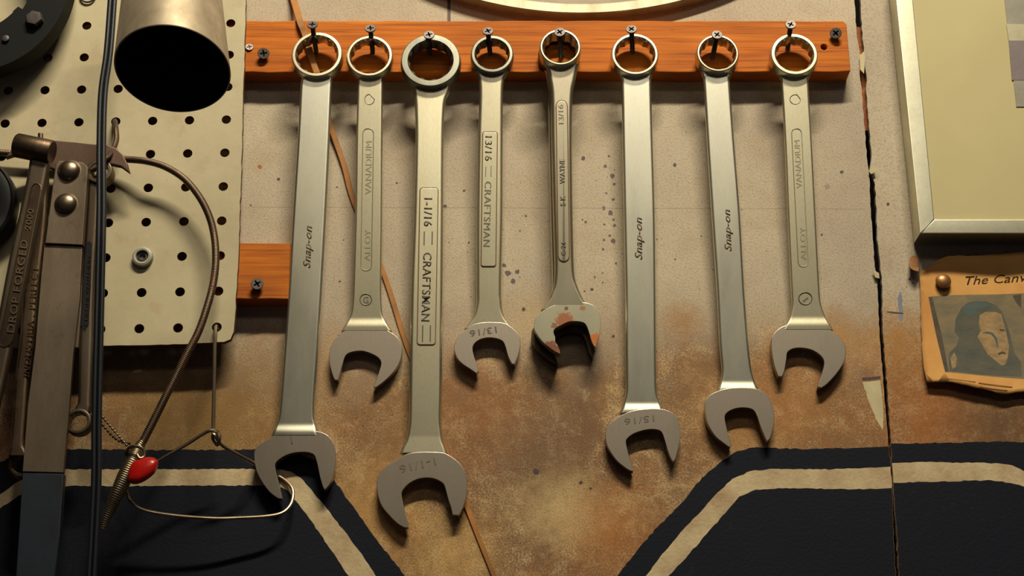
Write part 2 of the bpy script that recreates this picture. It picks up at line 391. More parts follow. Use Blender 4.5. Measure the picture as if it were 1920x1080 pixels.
spk = [(487, 313, 5, 6), (522, 336, 3, 4), (1094, 297, 4, 4), (1088, 304, 2.5, 4), (1265, 310, 4, 4), (1578, 323, 3.5, 4), (955, 655, 3, 4), (982, 580, 4, 4), (1110, 543, 3.5, 4), (1096, 546, 2, 4), (1150, 631, 3, 4), (975, 433, 1.6, 4), (986, 405, 2.5, 4), (744, 343, 2.3, 4), (835, 387, 4, 4), (870, 358, 2.5, 4), (879, 455, 2, 4), (1005, 885, 7, 4), (1089, 905, 4, 4), (1107, 916, 3, 4), (1315, 443, 1.8, 4), (1657, 0, 0, 4), (945, 498, 4, 5), (952, 512, 6, 5), (962, 527, 6, 5), (974, 520, 7, 5), (970, 510, 5, 5), (958, 533, 3, 5), (1135, 312, 4, 5), (1148, 330, 5, 5), (1142, 293, 3, 5), (1152, 345, 3, 5), (1140, 300, 2, 5), (1132, 390, 4, 5), (1145, 400, 6, 5), (1150, 412, 3, 5), (1152, 423, 3, 5), (1133, 421, 2.5, 5), (1143, 442, 3, 5), (1150, 452, 5, 5), (1132, 450, 3, 5), (1131, 468, 3, 5), (1137, 362, 2.4, 5), (1150, 374, 3, 5), (1098, 417, 3, 5), (1092, 412, 2, 5), (1155, 494, 2.5, 5), (1115, 520, 2.3, 5), (1130, 530, 2, 5), (1130, 512, 2, 5), (1551, 350, 6, 7), (1541, 440, 3, 5), (1266, 486, 2.3, 5), (1656, 527, 2, 5), (700, 498, 1.6, 4), (637, 528, 2.4, 4), (644, 450, 1.5, 4), (1500, 660, 2, 6), (470, 385, 2.3, 4), (501, 460, 2, 5), (632, 351, 2, 5)]
for _ in range(70): spk.append((random.uniform(470, 1590), random.uniform(170, 640), random.uniform(.6, 1.5), random.choice((4, 5, 5))))
for _ in range(60): spk.append((random.uniform(640, 1300), random.uniform(650, 820), random.uniform(.6, 1.8), 4))
used = []
for (px, py, r, m) in spk:
    if r <= 0 or any((px - a) ** 2 + (py - b) ** 2 < (r * 1.3 + c * 1.3 + 1) ** 2 for a, b, c in used): continue
    used.append((px, py, r)); regs.append((blob(px, py, r), m))
regs.append(([(470, 387.6), (1622, 391.6), (1622, 392.8), (470, 388.8)], 7))  # wall crease, its faint shade painted as a thin darker line
CREASE_AND_STAIN = plain('faint_mark', (146, 130, 116), .8, bumpd=0)
bm = cdt_plate(px_poly(outerL), [(px_poly(p), m) for p, m in regs], y=0, thick=.004)
w = obj('wall_back', bm, [WALLM, NAVY, STRIPE, CHIP, SPECK, SPECK_P, RUSTSPOT, CREASE_AND_STAIN], smooth=None); tag(w, kind='structure')
outerR = [(p[0], p[1]) for p in gr] + [(2600, 1150), (2600, -1500)]
nR2 = [Vector((line_x(gr, 831) + E_, 831))] + rough([(1690, 831), (1881, 828), (2100, 830), (2500, 850), (2500, 1112)], 7, 1.2, False) + [Vector((line_x(gr, 1112) + E_, 1112))] + [Vector((p[0] + E_, p[1])) for p in between(gr, 834, 1109)][::-1]
sR2 = [Vector((line_x(gr, 868) + 2 * E_, 868))] + rough([(1700, 867), (1736, 866), (1867, 868), (1898, 872), (1920, 883), (1990, 930), (2080, 1050), (2040, 1065), (1960, 960), (1920, 912), (1894, 905), (1859, 900), (1736, 903), (1690, 905)], 7, 1.0, False) + [Vector((line_x(gr, 905) + 2 * E_, 905))] + [Vector((p[0] + 2 * E_, p[1])) for p in between(gr, 871, 902)][::-1]
regs2 = [(nR2, 1), (sR2, 2)]
for (px, py, r, m) in ((1665, 382, 3.8, 4), (1706, 523, 2.4, 4), (1712, 530, 1.6, 4), (1700, 538, 1.2, 4)): regs2.append((blob(px, py, r), m))
BLUE = plain('blue_chalk_mark', (122, 124, 140), .8, bumpd=0)
regs2.append((rough([(1683, 560), (1689, 545), (1692, 560), (1694, 590), (1692, 606), (1687, 600), (1685, 580)], 4, 1.2), 5))
regs2.append(([(1663, 583), (1675, 584), (1694, 586), (1694, 588.5), (1677, 588), (1663, 585.5)], 4))
bm = cdt_plate(px_poly(outerR), [(px_poly(p), m) for p, m in regs2], y=.0005, thick=.004)
w = obj('wall_right', bm, [WALLM2, NAVY, STRIPE, CHIP, SPECK, BLUE], smooth=None); tag(w, kind='structure')
bm = bmesh.new(); a, b = P(-700, 1150, 0), P(2600, -1500, 0)
box(bm, (a.x, .030, a.z - .02), (b.x, .034, b.z + .05)); w = obj('wall_cavity', bm, VOID, smooth=None); tag(w, kind='structure')
a, b = P(1596, 243, -.004), P(1650, 49, -.004)
bm = bmesh.new(); box(bm, (a.x, .0052, a.z), (b.x, .029, b.z)); w = obj('trim_1', bm, WOOD3, smooth=None); tag(w, kind='structure')
# peeled flakes along the split
for i, pts in enumerate(([(1612, 104), (1620, 96), (1622, 108), (1620, 138), (1613, 130)], [(1629, 320), (1640, 312), (1643, 322), (1633, 326)], [(1636, 505), (1648, 512), (1649, 522), (1641, 520)])):
    o = slab('paint_flake', pts, .0025, .0006, CHIP, bev=0, smooth=None)
    o.parent = bpy.data.objects['wall_back']

# ------------------------------------------------------------------ battens
BF = .015
def batten(name, L, T, Rr, B, seed, mat, label, wob=1.0, hole=None):
    x0, x1 = P(L, (T + B) / 2, BF).x, P(Rr, (T + B) / 2, BF).x
    zt, zb = P((L + Rr) / 2, T, BF).z, P((L + Rr) / 2, B, BF).z
    random.seed(seed); n = int((x1 - x0) / .012); top = []; bot = []
    r = .0022
    for i in range(n + 1):
        x = x0 + (x1 - x0) * i / n
        e = (.0022 if i in (0, n) else 0)
        top.append((x, zt - e + random.uniform(-1, 1) * .00035 * wob)); bot.append((x, zb + e * .6 + random.uniform(-1, 1) * .0005 * wob))
    top[-1] = (x1, zt - .0025); top[-2] = (x1 - .0025, zt); 
    poly = top + bot[::-1]
    bm = cdt_plate(poly, y=-BF, thick=BF - .0002, holes=hole or ())
    o = obj(name, bm, mat, smooth=None); bv = o.modifiers.new('b', 'BEVEL'); bv.width = .0006; bv.segments = 2; bv.limit_method = 'ANGLE'; bv.angle_limit = R(50)
    return tag(o, label, 'wood batten')
hc = xz(1545, 88, BF)
hl = [(hc[0] + math.cos(k * .785) * .0024, hc[1] + math.sin(k * .785) * .0024) for k in range(8)]
up_b = batten('wooden_batten', 380, 39, 1591, 135, 1, WOOD, 'long orange-stained pine batten carrying the row of hanging wrenches', hole=[hl])
lo_b = batten('wooden_batten', 372, 456, 580, 560, 2, WOOD2, 'short pine batten stub between pegboard edge and leftmost wrench shaft')

# ------------------------------------------------------------------ pegboard
PF = .0195
pegO = [(-700, -60), (461, -60), (460, 20), (458, 110), (455.5, 200), (452, 330), (448, 440), (444, 540), (440, 600), (438, 622), (432, 636), (420, 641), (380, 643), (300, 646), (190, 648), (100, 650), (0, 653), (-700, 670)]
pegO2 = rough(pegO, 12, .9)
A0 = P(432.7, 43.5, PF); A1 = P(406.5, 613.5, PF); A2 = P(9.5, 231.7, PF)
V = (A1 - A0) / 9; U = (A2 - A0 - V * 3) / 6
print('peg pitch mm', U.length * 1000, V.length * 1000, math.degrees(U.angle(V)))
holes = []
random.seed(3)
for r in range(-1, 10):
    for c in range(0, 8):
        p = A0 + U * c + V * r
        hr = .0033
        holes.append([(p.x + math.cos(k * math.pi / 8) * hr, p.z + math.sin(k * math.pi / 8) * hr) for k in range(16)])
bm = cdt_plate([xz(p[0], p[1], PF) for p in pegO2], holes=holes, y=-PF)
be = [e for e in bm.edges if len(e.link_faces) == 1]
r_ = bmesh.ops.extrude_edge_only(bm, edges=be)
for v in [g for g in r_['geom'] if isinstance(g, bmesh.types.BMVert)]: v.co.y += PF - BF - .0002
for f in bm.faces:
    if abs(f.normal.y) < .5:
        f.material_index = 1
# back face so that it is a solid board
o = obj('pegboard', bm, [PEG, DRY], smooth=None)
tag(o, 'cream painted pegboard panel with round holes and ragged brown edge', 'pegboard')
PEGH = lambda c, r: A0 + U * c + V * r

# ------------------------------------------------------------------ screws
def screw(px, py, bx, by, prot, hr, label, dbase=BF, mat=BLACK_SCREW, group='wrench screws in the batten', rot=0.0, name='wood_screw', shank=True):
    base = P(bx, by, dbase); head = P(px, py, dbase + prot); ax = (head - base).normalized(); L = (head - base).length
    t = thing(name, base, label, 'screw', group)
    u = ax.cross(Vector((1, 0, 0))).normalized(); u = (Matrix.Rotation(rot, 3, ax) @ u)
    v = ax.cross(u)
    sr = .0018
    # shank with thread
    bm = bmesh.new(); prof = [(0.0001, -.004)]
    if L > .006:
        k = int(L / .0011)
        for i in range(k):
            h = -.003 + (L) * i / k
            prof += [(sr * .72, h), (sr, h + .0004), (sr * .72, h + .0008)]
    prof += [(sr * .8, L - .0035), (hr * .55, L - .0022), (hr * .8, L - .001)]
    lathe(bm, prof, base, ax, 14); obj('shank', bm, mat, t)
    # head with cross recess
    def to3(q, h): return head + ax * h + u * q[0] + v * q[1]
    cw, cl = hr * .15, hr * .62
    cross = [(cw, cw), (cl, cw * .8), (cl, -cw * .8), (cw, -cw), (cw * .8, -cl), (-cw * .8, -cl), (-cw, -cw), (-cl, -cw * .8), (-cl, cw * .8), (-cw, cw), (-cw * .8, cl), (cw * .8, cl)]
    cross.reverse()
    circ = [(math.cos(k * math.pi / 12) * hr * .93, math.sin(k * math.pi / 12) * hr * .93) for k in range(24)]
    vs = [Vector((q[0] * 1000, q[1] * 1000)) for q in circ + cross]
    ov, oe, of, _, _, og = delaunay_2d_cdt(vs, [], [list(range(24)), list(range(24, 36))], 1, 1e-5)
    bm = bmesh.new(); bv = [bm.verts.new(to3((q.x / 1000, q.y / 1000), .0002)) for q in ov]
    for f, g in zip(of, og):
        if 1 not in g: bm.faces.new([bv[i] for i in f])
    prof = [(hr * .93, .0002), (hr, -.0002), (hr * .97, -.0008), (hr * .55, -.0026), (.0005, -.0026)]
    lathe(bm, prof, head, ax, 24, ref=u)
    a_ = [bm.verts.new(to3(q, .0002)) for q in cross]; b_ = [bm.verts.new(to3((q[0] * .8, q[1] * .8), -.0011)) for q in cross]
    for i in range(12):
        f = bm.faces.new((a_[i], a_[(i + 1) % 12], b_[(i + 1) % 12], b_[i])); f.material_index = 1
    f = bm.faces.new(b_); f.material_index = 1
    bmesh.ops.remove_doubles(bm, verts=bm.verts, dist=1e-6)
    obj('screw_head', bm, [mat, RECESS], t)
    return t
ordn = ['left end', 'second', 'third', 'fourth', 'fifth', 'sixth', 'seventh', 'right end']
SC = [(585.5, 46, 593, 98, .024, 'black cross-head screw holding the longest flat wrench beside the tan strip'), (694.5, 53, 699, 98, .022, 'black cross-head screw holding the wrench with faint recessed lettering beside the tan strip'),
      (804.5, 65, 806, 101, .019, 'black cross-head screw overlapping the widest flat-faced ring'), (915, 58, 919, 102, .022, 'black cross-head screw through the small dark-faced ring of the 13/16 wrench'),
      (1049.5, 60, 1052, 106, .0275, 'black cross-head screw inside the deep dark ring of the nested wrenches'), (1184, 54.5, 1186, 98, .022, 'black cross-head screw above the ring of the 15/16 flat wrench'),
      (1344.5, 65, 1336, 109, .024, 'black cross-head screw leaning right in the ring of the tilted flat wrench'), (1482.5, 46, 1477, 90, .023, 'black cross-head screw holding the last wrench near the batten end')]
for i, (hx, hy, bx, by, pr, lb) in enumerate(SC): screw(hx, hy, bx, by, pr, .0039, lb, rot=.15 * i)
for (x, y, lb, m, r_) in ((494, 100, 'grey fixing screw in the long batten left of the wrenches', GREY_SCREW, .2), (1567, 62, 'grey fixing screw at the upper right end of the long batten', GREY_SCREW, .7), (482, 532, 'dark fixing screw sunk in the short pine stub', BLACK_SCREW, .6)):
    screw(x, y, x, y + 4, .0042, .0042, lb, mat=m, group='fixing screws of the battens', rot=r_)
screw(467.5, 88, 467.5, 89, .0006, .0030, 'dark screw half hidden by the pegboard edge on the long batten', mat=BLACK_SCREW, group='fixing screws of the battens', rot=.3)

# ------------------------------------------------------------------ wrenches
def lin(y0, d0, y1, d1):
    return lambda y: d0 + (d1 - d0) * (y - y0) / (y1 - y0)
def shaft(parent, sec, dmid, th, mat, rc=.35, flare=None, name='shaft'):
    """sec: (py, left px, right px); dmid(py) depth of the middle plane; th(py) thickness"""
    pts = spline([(s[0], s[1], s[2]) for s in sec], 6)
    bm = bmesh.new(); rings = []
    for y, l, r in pts:
        t = th(y) if callable(th) else th; d = dmid(y) + t / 2
        a, b = P(l, y, dmid(y)), P(r, y, dmid(y)); hw = (b.x - a.x) / 2; c = (a + b) / 2
        rr = min(rc * t, hw * .6); ring = []
        for cx, cy, a0 in ((hw - rr, -(t / 2 - rr), -90), (hw - rr, t / 2 - rr, 0), (-(hw - rr), t / 2 - rr, 90), (-(hw - rr), -(t / 2 - rr), 180)):
            for k in range(5):
                an = R(a0 + 22.5 * k); ring.append(bm.verts.new(c + Vector((cx + math.cos(an) * rr, cy + math.sin(an) * rr, 0))))
        rings.append(ring)
    n = len(rings[0])
    for A, B in zip(rings, rings[1:]):
        for k in range(n): bm.faces.new((A[k], A[(k + 1) % n], B[(k + 1) % n], B[k]))
    bm.faces.new(rings[0]); bm.faces.new(rings[-1][::-1])
    return obj(name, bm, mat, parent, 40, wn=True)
def ring(parent, cx, cy, Ro, Ri, df, t, mat, lip=.35, rot=0.0, name='box_end', belly=1.03, rimmat=None):
    """twelve point ring, axis along the wall normal"""
    s = S(cx, cy, df); c = P(cx, cy, df); Ro *= s; Ri *= s; NS = 96; bm = bmesh.new()
    def star(k): 
        a = (k / NS * 12 + rot) % 1.0; q = abs(a - .5) * 2      # 1 at corner, 0 at inner ridge
        return .895 + .105 * q ** 1.0
    loops = []
    def lp(rf, h): loops.append([bm.verts.new(c + Vector((math.cos(2 * math.pi * k / NS) * (rf(k) if callable(rf) else rf), h, math.sin(2 * math.pi * k / NS) * (rf(k) if callable(rf) else rf)))) for k in range(NS)])
    lp(Ro * .95, t); lp(Ro * 1.0, t - .0008); lp(Ro * belly, t * .5); lp(Ro, .0010); lp(Ro - .0002, .0004); lp(Ro - .0006, .0001); lp(Ro - .0008, 0)
    rin = Ri + (Ro - Ri) * lip * .5
    lp(Ri + .0003, 0); lp(Ri * 1.0, .0003); lp(lambda k: Ri * star(k), .0016); lp(lambda k: Ri * star(k), t - .001); lp(Ri * 1.0, t)
    for j in range(len(loops)):
        A, B = loops[j], loops[(j + 1) % len(loops)]
        for k in range(NS): bm.faces.new((A[k], A[(k + 1) % NS], B[(k + 1) % NS], B[k]))
    return obj(name, bm, mat, parent, 28, wn=True)
def jaw(parent, pts, d, t, mat, name='open_end'):
    return slab(name, pts, d, t, mat, parent, bev=.0010, seg=3, per=5, smooth=45)
def rrect(x0, y0, x1, y1, r, skew=0.0, k=5):
    """rounded rectangle in px; skew = x shift of the bottom against the top"""
    out = []
    for cx, cy, a0 in ((x1 - r, y0 + r, -90), (x1 - r, y1 - r, 0), (x0 + r, y1 - r, 90), (x0 + r, y0 + r, 180)):
        for i in range(k):
            a = R(a0 + 90 * i / (k - 1)); x, y = cx + math.cos(a) * r, cy + math.sin(a) * r
            out.append((x + skew * (y - y0) / (y1 - y0), y))
    return out
def outline(name, pts, d, wd, mat, parent):
    """thin raised line along a closed trace"""
    bm = bmesh.new(); df = d if callable(d) else (lambda y: d); q = [P(p[0], p[1], df(p[1])) for p in pts]; q.append(q[0])
    tube(bm, q, wd, 6, False); return obj(name, bm, mat, parent, 60)
WG = 'combination wrenches hanging in a row'
def wrench_depths(dr, tr, y0, y1, jd, jt):
    """middle plane: from the ring's middle (depth) down to the jaw's middle"""
    return lin(y0, dr - tr * .55, y1, jd - jt / 2)

def th_flat(y_jaw, base, jt):
    def f(y):
        u = max(0, min(1, (y - (y_jaw - 17)) / 19)); return base + (jt - base) * u * u * (3 - 2 * u)
    return f
# --- 1: longest flat wrench
def dfun(mid, th): return lambda y: mid(y) + (th(y) if callable(th) else th) / 2
t = thing('combination_wrench', P(594, 64, .031), 'longest flat satin wrench of the row with open jaw over the wire loop', 'wrench', WG)
m = wrench_depths(.031, .0105, 105, 860, .0087, .0058); th = th_flat(812, .0044, .0068)
ring(t, 594, 101.5, 47.5, 40, .031, .0105, STEEL_CHROME, rot=.5)
shaft(t, [(144, 568, 624), (152, 565, 624), (165, 563, 622.5), (270, 557.5, 618), (405, 549, 611.5), (540, 541, 604), (640, 534, 598), (740, 526.5, 591), (780, 522.5, 590), (796, 518, 593), (808, 512, 597), (818, 508, 600)], m, th, STEEL, .48)
jaw(t, Z(460, 760, 5.4, [(90, 520), (95, 460), (130, 410), (200, 360), (300, 310), (400, 275), (500, 257), (600, 250), (700, 258), (790, 280), (850, 320), (890, 380), (908, 450), (910, 540), (905, 630), (880, 740), (845, 810), (805, 855, 'c'), (785, 820), (755, 720), (730, 600), (705, 515), (670, 485), (600, 472), (500, 478), (420, 500), (350, 540), (310, 580), (302, 620), (315, 700), (340, 800), (374, 948, 'c'), (330, 940, 'c'), (250, 880), (180, 790), (125, 690), (100, 610)]), lin(800, .0101, 950, .0088), .0060, STEEL_JAW)
text('lettering', 'Snap-on', (581.5, 503), (585, 423), 14, dfun(m, th), INK_BRONZE, t, ext=.0001, shear=.35, bold=.012)
slab('size_mark', [(544, 818), (546, 818), (549, 832), (547, 832)], .0101, .0004, INK, t, bev=0, smooth=None)
# --- 2
t = thing('combination_wrench', P(692.7, 68, .029), 'short wrench with faint recessed lettering between longest flat wrench and 1-1/16 wrench', 'wrench', WG)
m = wrench_depths(.0295, .0095, 105, 660, .0066, .0055); th = th_flat(614, .0046, .0062)
ring(t, 692.7, 104.5, 43.5, 37, .0295, .0095, STEEL_CHROME, rot=.3)
shaft(t, [(143, 668.5, 719.5), (147, 670, 718.5), (152, 671, 718), (270, 668, 717), (405, 666, 716.5), (540, 662, 715), (575, 660, 716), (592, 657, 718), (604, 651, 724), (614, 645, 730), (622, 640, 735)], m, th, STEEL_FORGED, .35)
jaw(t, Z(440, 540, 4, [(712, 480), (730, 420), (780, 355), (850, 310), (920, 290), (1000, 285), (1080, 295), (1150, 320), (1220, 370), (1250, 430), (1252, 500), (1230, 570), (1190, 630), (1120, 700), (1060, 745, 'c'), (1040, 738, 'c'), (1060, 690), (1085, 620), (1098, 560), (1075, 520), (1020, 490), (960, 472), (900, 475), (850, 490), (825, 520), (810, 570), (790, 640), (775, 690, 'c'), (750, 688, 'c'), (730, 640), (712, 560)]), lin(600, .0084, 730, .0068), .0058, STEEL_JAW)
df = dfun(m, th)
outline('panel_outline', rrect(680.5, 241, 700.5, 507, 9, -4), lambda y: df(y) + .00002, .00028, INK_FAINT, t)
text('lettering', 'VANADIUM', (696, 364), (697.5, 264), 12, df, INK_FAINT, t)
text('lettering', 'ALLOY', (694, 489), (695, 430), 11, df, INK_FAINT, t)
outline('maker_mark', [(693 + math.cos(a * .4) * 9, 186 + math.sin(a * .4) * 9.5) for a in range(13)], lambda y: df(y) + .00002, .00025, INK_FAINT, t)
outline('maker_mark', [(686 + math.cos(a * .4) * 11, 561.5 + math.sin(a * .4) * 10.5) for a in range(15)], lambda y: df(y) + .00002, .0003, INK_SOFT, t)
text('lettering', 'G', (681, 568), (691, 568), 12, df, INK_SOFT, t)
# --- 3
t = thing('combination_wrench', P(807, 72, .029), 'largest wrench marked 1-1/16 with wide flat ring and raised name panel', 'wrench', WG)
m = wrench_depths(.0295, .012, 112, 930, .0066, .0055); th3 = lambda y: .0054 + (max(0, 190 - y) / 60) ** 2 * .0015 + .0008 * min(1, max(0, (y - 820) / 30))
ring(t, 807.3, 112.5, 55.5, 42.5, .0295, .012, STEEL_GREY, rot=.2)
shaft(t, [(155.5, 772, 847), (163, 774, 845.5), (174, 775.5, 843), (190, 777.5, 836), (215, 778.5, 833), (270, 779, 831.5), (405, 776, 831), (540, 771, 830), (640, 769, 829), (740, 767.5, 828), (790, 766.5, 827), (812, 764, 829), (828, 760, 831.5), (841, 753.5, 836.5), (851, 749, 840)], m, th3, STEEL_FORGED, .45)
jaw(t, Z(690, 800, 5.143, [(83, 560), (90, 500), (130, 430), (200, 365), (290, 310), (370, 265), (480, 245), (600, 243), (720, 250), (780, 275), (860, 330), (920, 400), (945, 470), (955, 560), (950, 660), (930, 740), (900, 815), (875, 855, 'c'), (815, 850, 'c'), (800, 780), (770, 690), (740, 580), (715, 540), (650, 505), (570, 492), (480, 505), (400, 545), (345, 600), (325, 650), (340, 740), (360, 830), (385, 920), (392, 975, 'c'), (350, 972, 'c'), (280, 930), (200, 850), (130, 760), (95, 660)]), lin(845, .0094, 1000, .0080), .0054, STEEL_JAW)
df = dfun(m, .0054)
def panel(t, x0, y0, x1, y1, r, skew, df, gmat, pmat, h=.0005, nm='name_panel'):
    slab('panel_groove', rrect(x0 - 1.6, y0 - 1.6, x1 + 1.6, y1 + 2.2, r + 1.5, skew), lambda y: df(y) + .00008, .0012, gmat, t, bev=0, smooth=None)
    slab(nm, rrect(x0, y0, x1, y1, r, skew), lambda y: df(y) + h, .0015, pmat, t, bev=.0003, seg=2)
panel(t, 788, 353, 821, 646, 5, -5.5, df, GROOVE, STEEL_FORGED)
dp = lambda y: df(y) + .00055
text('lettering', '1-1/16', (796, 371), (795, 424), 15, dp, INK, t, bold=.012)
text('lettering', 'CRAFTSMAN', (794, 473), (790, 602), 16, dp, INK, t, bold=.006, spacing=1.05)
for (xa, ya, xb, yb) in ((810.5, 434, 810, 458), (795.5, 434, 795, 459), (807, 610, 806.5, 640), (792.5, 610, 792, 641)):
    slab('lettering_bar', [(xa - 1, ya), (xa + 1.2, ya), (xb + 1.2, yb), (xb - 1, yb)], lambda y: dp(y) + .0001, .0005, INK, t, bev=0, smooth=None)
text('size_mark', '1-1/16', (815, 858), (748, 873), 15, lin(845, .0095, 1000, .0081), INK_SOFT, t)
# --- 4
t = thing('combination_wrench', P(922.7, 69, .029), 'wrench stamped 13/16 with dark-faced ring and worn raised name panel', 'wrench', WG)
m = wrench_depths(.0295, .0105, 105, 650, .0068, .0055); th4 = lambda y: .0056
ring(t, 922.7, 100.8, 39.7, 32.5, .0295, .0105, STEEL_GREY, rot=.6)
shaft(t, [(135, 892, 953), (142, 894, 951), (155, 897.5, 945), (185, 898.5, 943), (270, 896, 942.7), (405, 893.5, 942.5), (540, 893, 940), (566, 893, 941), (582, 890.5, 942.5), (596, 886, 947), (608, 878, 955), (618, 870, 963)], m, th4, STEEL_FORGED, .45)
jaw(t, Z(840, 540, 4, [(45, 450), (55, 400), (85, 350), (140, 310), (185, 275), (260, 258), (340, 256), (420, 262), (470, 290), (515, 330), (540, 380), (541, 440), (525, 510), (500, 572, 'c'), (478, 568, 'c'), (450, 510), (430, 440), (410, 400), (370, 380), (310, 372), (250, 382), (205, 410), (185, 450), (195, 510), (215, 570), (230, 620, 'c'), (215, 642, 'c'), (170, 610), (110, 570), (65, 520)]), lin(600, .0089, 710, .0076), .0056, STEEL_JAW)
df = dfun(m, .0056)
panel(t, 905.5, 248, 932, 499, 4, -3, df, GROOVE, STEEL_FORGED)
dp = lambda y: df(y) + .00055
text('lettering', '13/16', (910, 255), (909.5, 301), 13, dp, INK_SOFT, t, bold=.005)
text('lettering', 'CRAFTSMAN', (909, 340), (906, 462), 13, dp, INK_SOFT, t, bold=.0, spacing=1.1)
for (xa, ya, xb, yb) in ((921, 311, 920.5, 331), (911, 312, 910.5, 331)):
    slab('lettering_bar', [(xa - .7, ya), (xa + .7, ya), (xb + .7, yb), (xb - .7, yb)], lambda y: dp(y) + .0001, .0005, INK_SOFT, t, bev=0, smooth=None)
text('size_mark', '13/16', (930, 612), (880, 620), 12, lin(600, .0090, 710, .0077), INK, t)
# --- 5 front and its twin nested behind
J5 = Z(980, 500, 4.91, [(105, 520), (120, 470), (170, 420), (240, 375), (340, 340), (450, 325), (560, 328), (640, 350), (690, 400), (715, 460), (718, 540), (710, 610), (690, 680), (668, 742, 'c'), (640, 700), (615, 620), (590, 550), (560, 515), (500, 503), (430, 505), (360, 535), (300, 570), (285, 605), (300, 650), (302, 690), (330, 740), (347, 800, 'c'), (300, 782), (210, 715), (150, 650), (110, 580)])
def rust5(): 
    q = lambda x, y, r, c: (*P(x, y, .0188), r, c)
    return [q(1058, 602, .0075, (150, 96, 66)), q(1032, 655, .0075, (120, 72, 52)), q(1118, 636, .0055, (176, 104, 50)), q(1092, 578, .0022, (150, 110, 70)), q(1040, 610, .003, (130, 92, 70)), q(1062, 578, .0016, (110, 80, 60))]
J5M = metal('rusty_chrome_jaw', (206, 202, 176), (180, 176, 150), .34, spots=rust5())
SIDE5 = STEEL_BROWN
def wrench5(label, dx, dy, drop, front):
    t = thing('combination_wrench', P(1050.6 + dx, 55 + dy, .039 - drop), label, 'wrench', WG)
    m = lin(90, .0325 - drop, 640, .0135 - drop * .62)
    sh = lambda pts: [(p[0] + dx, p[1] + dy) + tuple(p[2:]) for p in pts]
    ring(t, 1050.6 + dx * .4, 88 + dy * .5, 38.5, 33.5, .0395 - drop, .0125, STEEL_FORGED if front else STEEL_BROWN, rot=.1)
    sx = lambda s: [(p[0] + dy * (p[0] > 300), p[1] + dx, p[2] + dx) for p in s]
    shaft(t, sx([(124, 1020, 1085.5), (132, 1025, 1083), (152, 1029, 1079), (185, 1033, 1073.5), (270, 1034, 1072.5), (405, 1037, 1074), (490, 1039.5, 1076), (522, 1039, 1078.5), (540, 1036.5, 1084), (553, 1031.5, 1089.5), (563, 1027, 1094.5), (572, 1021, 1100), (582, 1014, 1107)]), m, .0062, STEEL_CHROME, .45)
    jaw(t, sh(J5), lin(560, .0190 - drop * .62, 680, .0175 - drop * .62), .0080, J5M if front else STEEL_BROWN)
    return t, m
t, m = wrench5('rusty-jawed wrench lying uppermost of the nested pair', 0, 0, 0, True)
df = dfun(m, .0062)
panel(t, 1043, 189, 1063, 490, 10, 4.2, df, GROOVE, STEEL_CHROME)
dp = lambda y: df(y) + .00055
text('lettering', 'WAYNE', (1059.5, 344), (1058.5, 298), 10, dp, INK_SOFT, t, bold=.005)
text('lettering', 'S-K', (1060.5, 386), (1060, 367), 10, dp, INK, t, bold=.005)
text('lettering', 'C-26', (1061, 479), (1060.5, 453), 9, dp, INK, t, bold=.005)
text('lettering', '13/16', (1057, 232), (1056, 196), 10, dp, INK_SOFT, t)
t, m = wrench5('brown-edged twin wrench hidden under the rusty-jawed one of the nested pair', -5, 20, .0145, False)
# --- 6
t = thing('combination_wrench', P(1190.6, 66, .029), 'flat satin wrench with 15/16 stamped on its jaw', 'wrench', WG)
m = wrench_depths(.0295, .0105, 105, 820, .0066, .0055); th = th_flat(772, .0044, .0064)
ring(t, 1190.6, 101.3, 44, 37.8, .0295, .0105, STEEL_CHROME, rot=.5)
shaft(t, [(141.5, 1162, 1222.5), (148, 1163, 1222), (160, 1165, 1221), (270, 1167, 1224), (405, 1169.5, 1228), (540, 1172, 1229.5), (640, 1172.5, 1230), (720, 1173, 1231), (742, 1172, 1233), (756, 1168.5, 1237.5), (766, 1165, 1242.5), (776, 1160, 1246)], m, th, STEEL, .48)
jaw(t, Z(1110, 720, 5.684, [(145, 560), (150, 500), (180, 430), (250, 375), (330, 325), (440, 285), (560, 268), (680, 263), (780, 275), (860, 310), (910, 380), (935, 470), (940, 560), (925, 660), (905, 740), (888, 800), (865, 827, 'c'), (840, 790), (805, 700), (770, 580), (740, 510), (690, 485), (610, 482), (520, 500), (440, 530), (385, 570), (362, 610), (375, 690), (400, 790), (425, 870), (440, 932, 'c'), (400, 920, 'c'), (340, 880), (260, 810), (190, 710), (155, 630)]), lin(765, .0086, 885, .0072), .0060, STEEL_JAW)
text('lettering', 'Snap-on', (1204, 487), (1203.5, 407), 14, dfun(m, th), INK_BRONZE, t, ext=.0001, shear=.35, bold=.012)
text('size_mark', '15/16', (1226, 778), (1170, 785), 12, lin(765, .0087, 885, .0073), INK_SOFT, t)
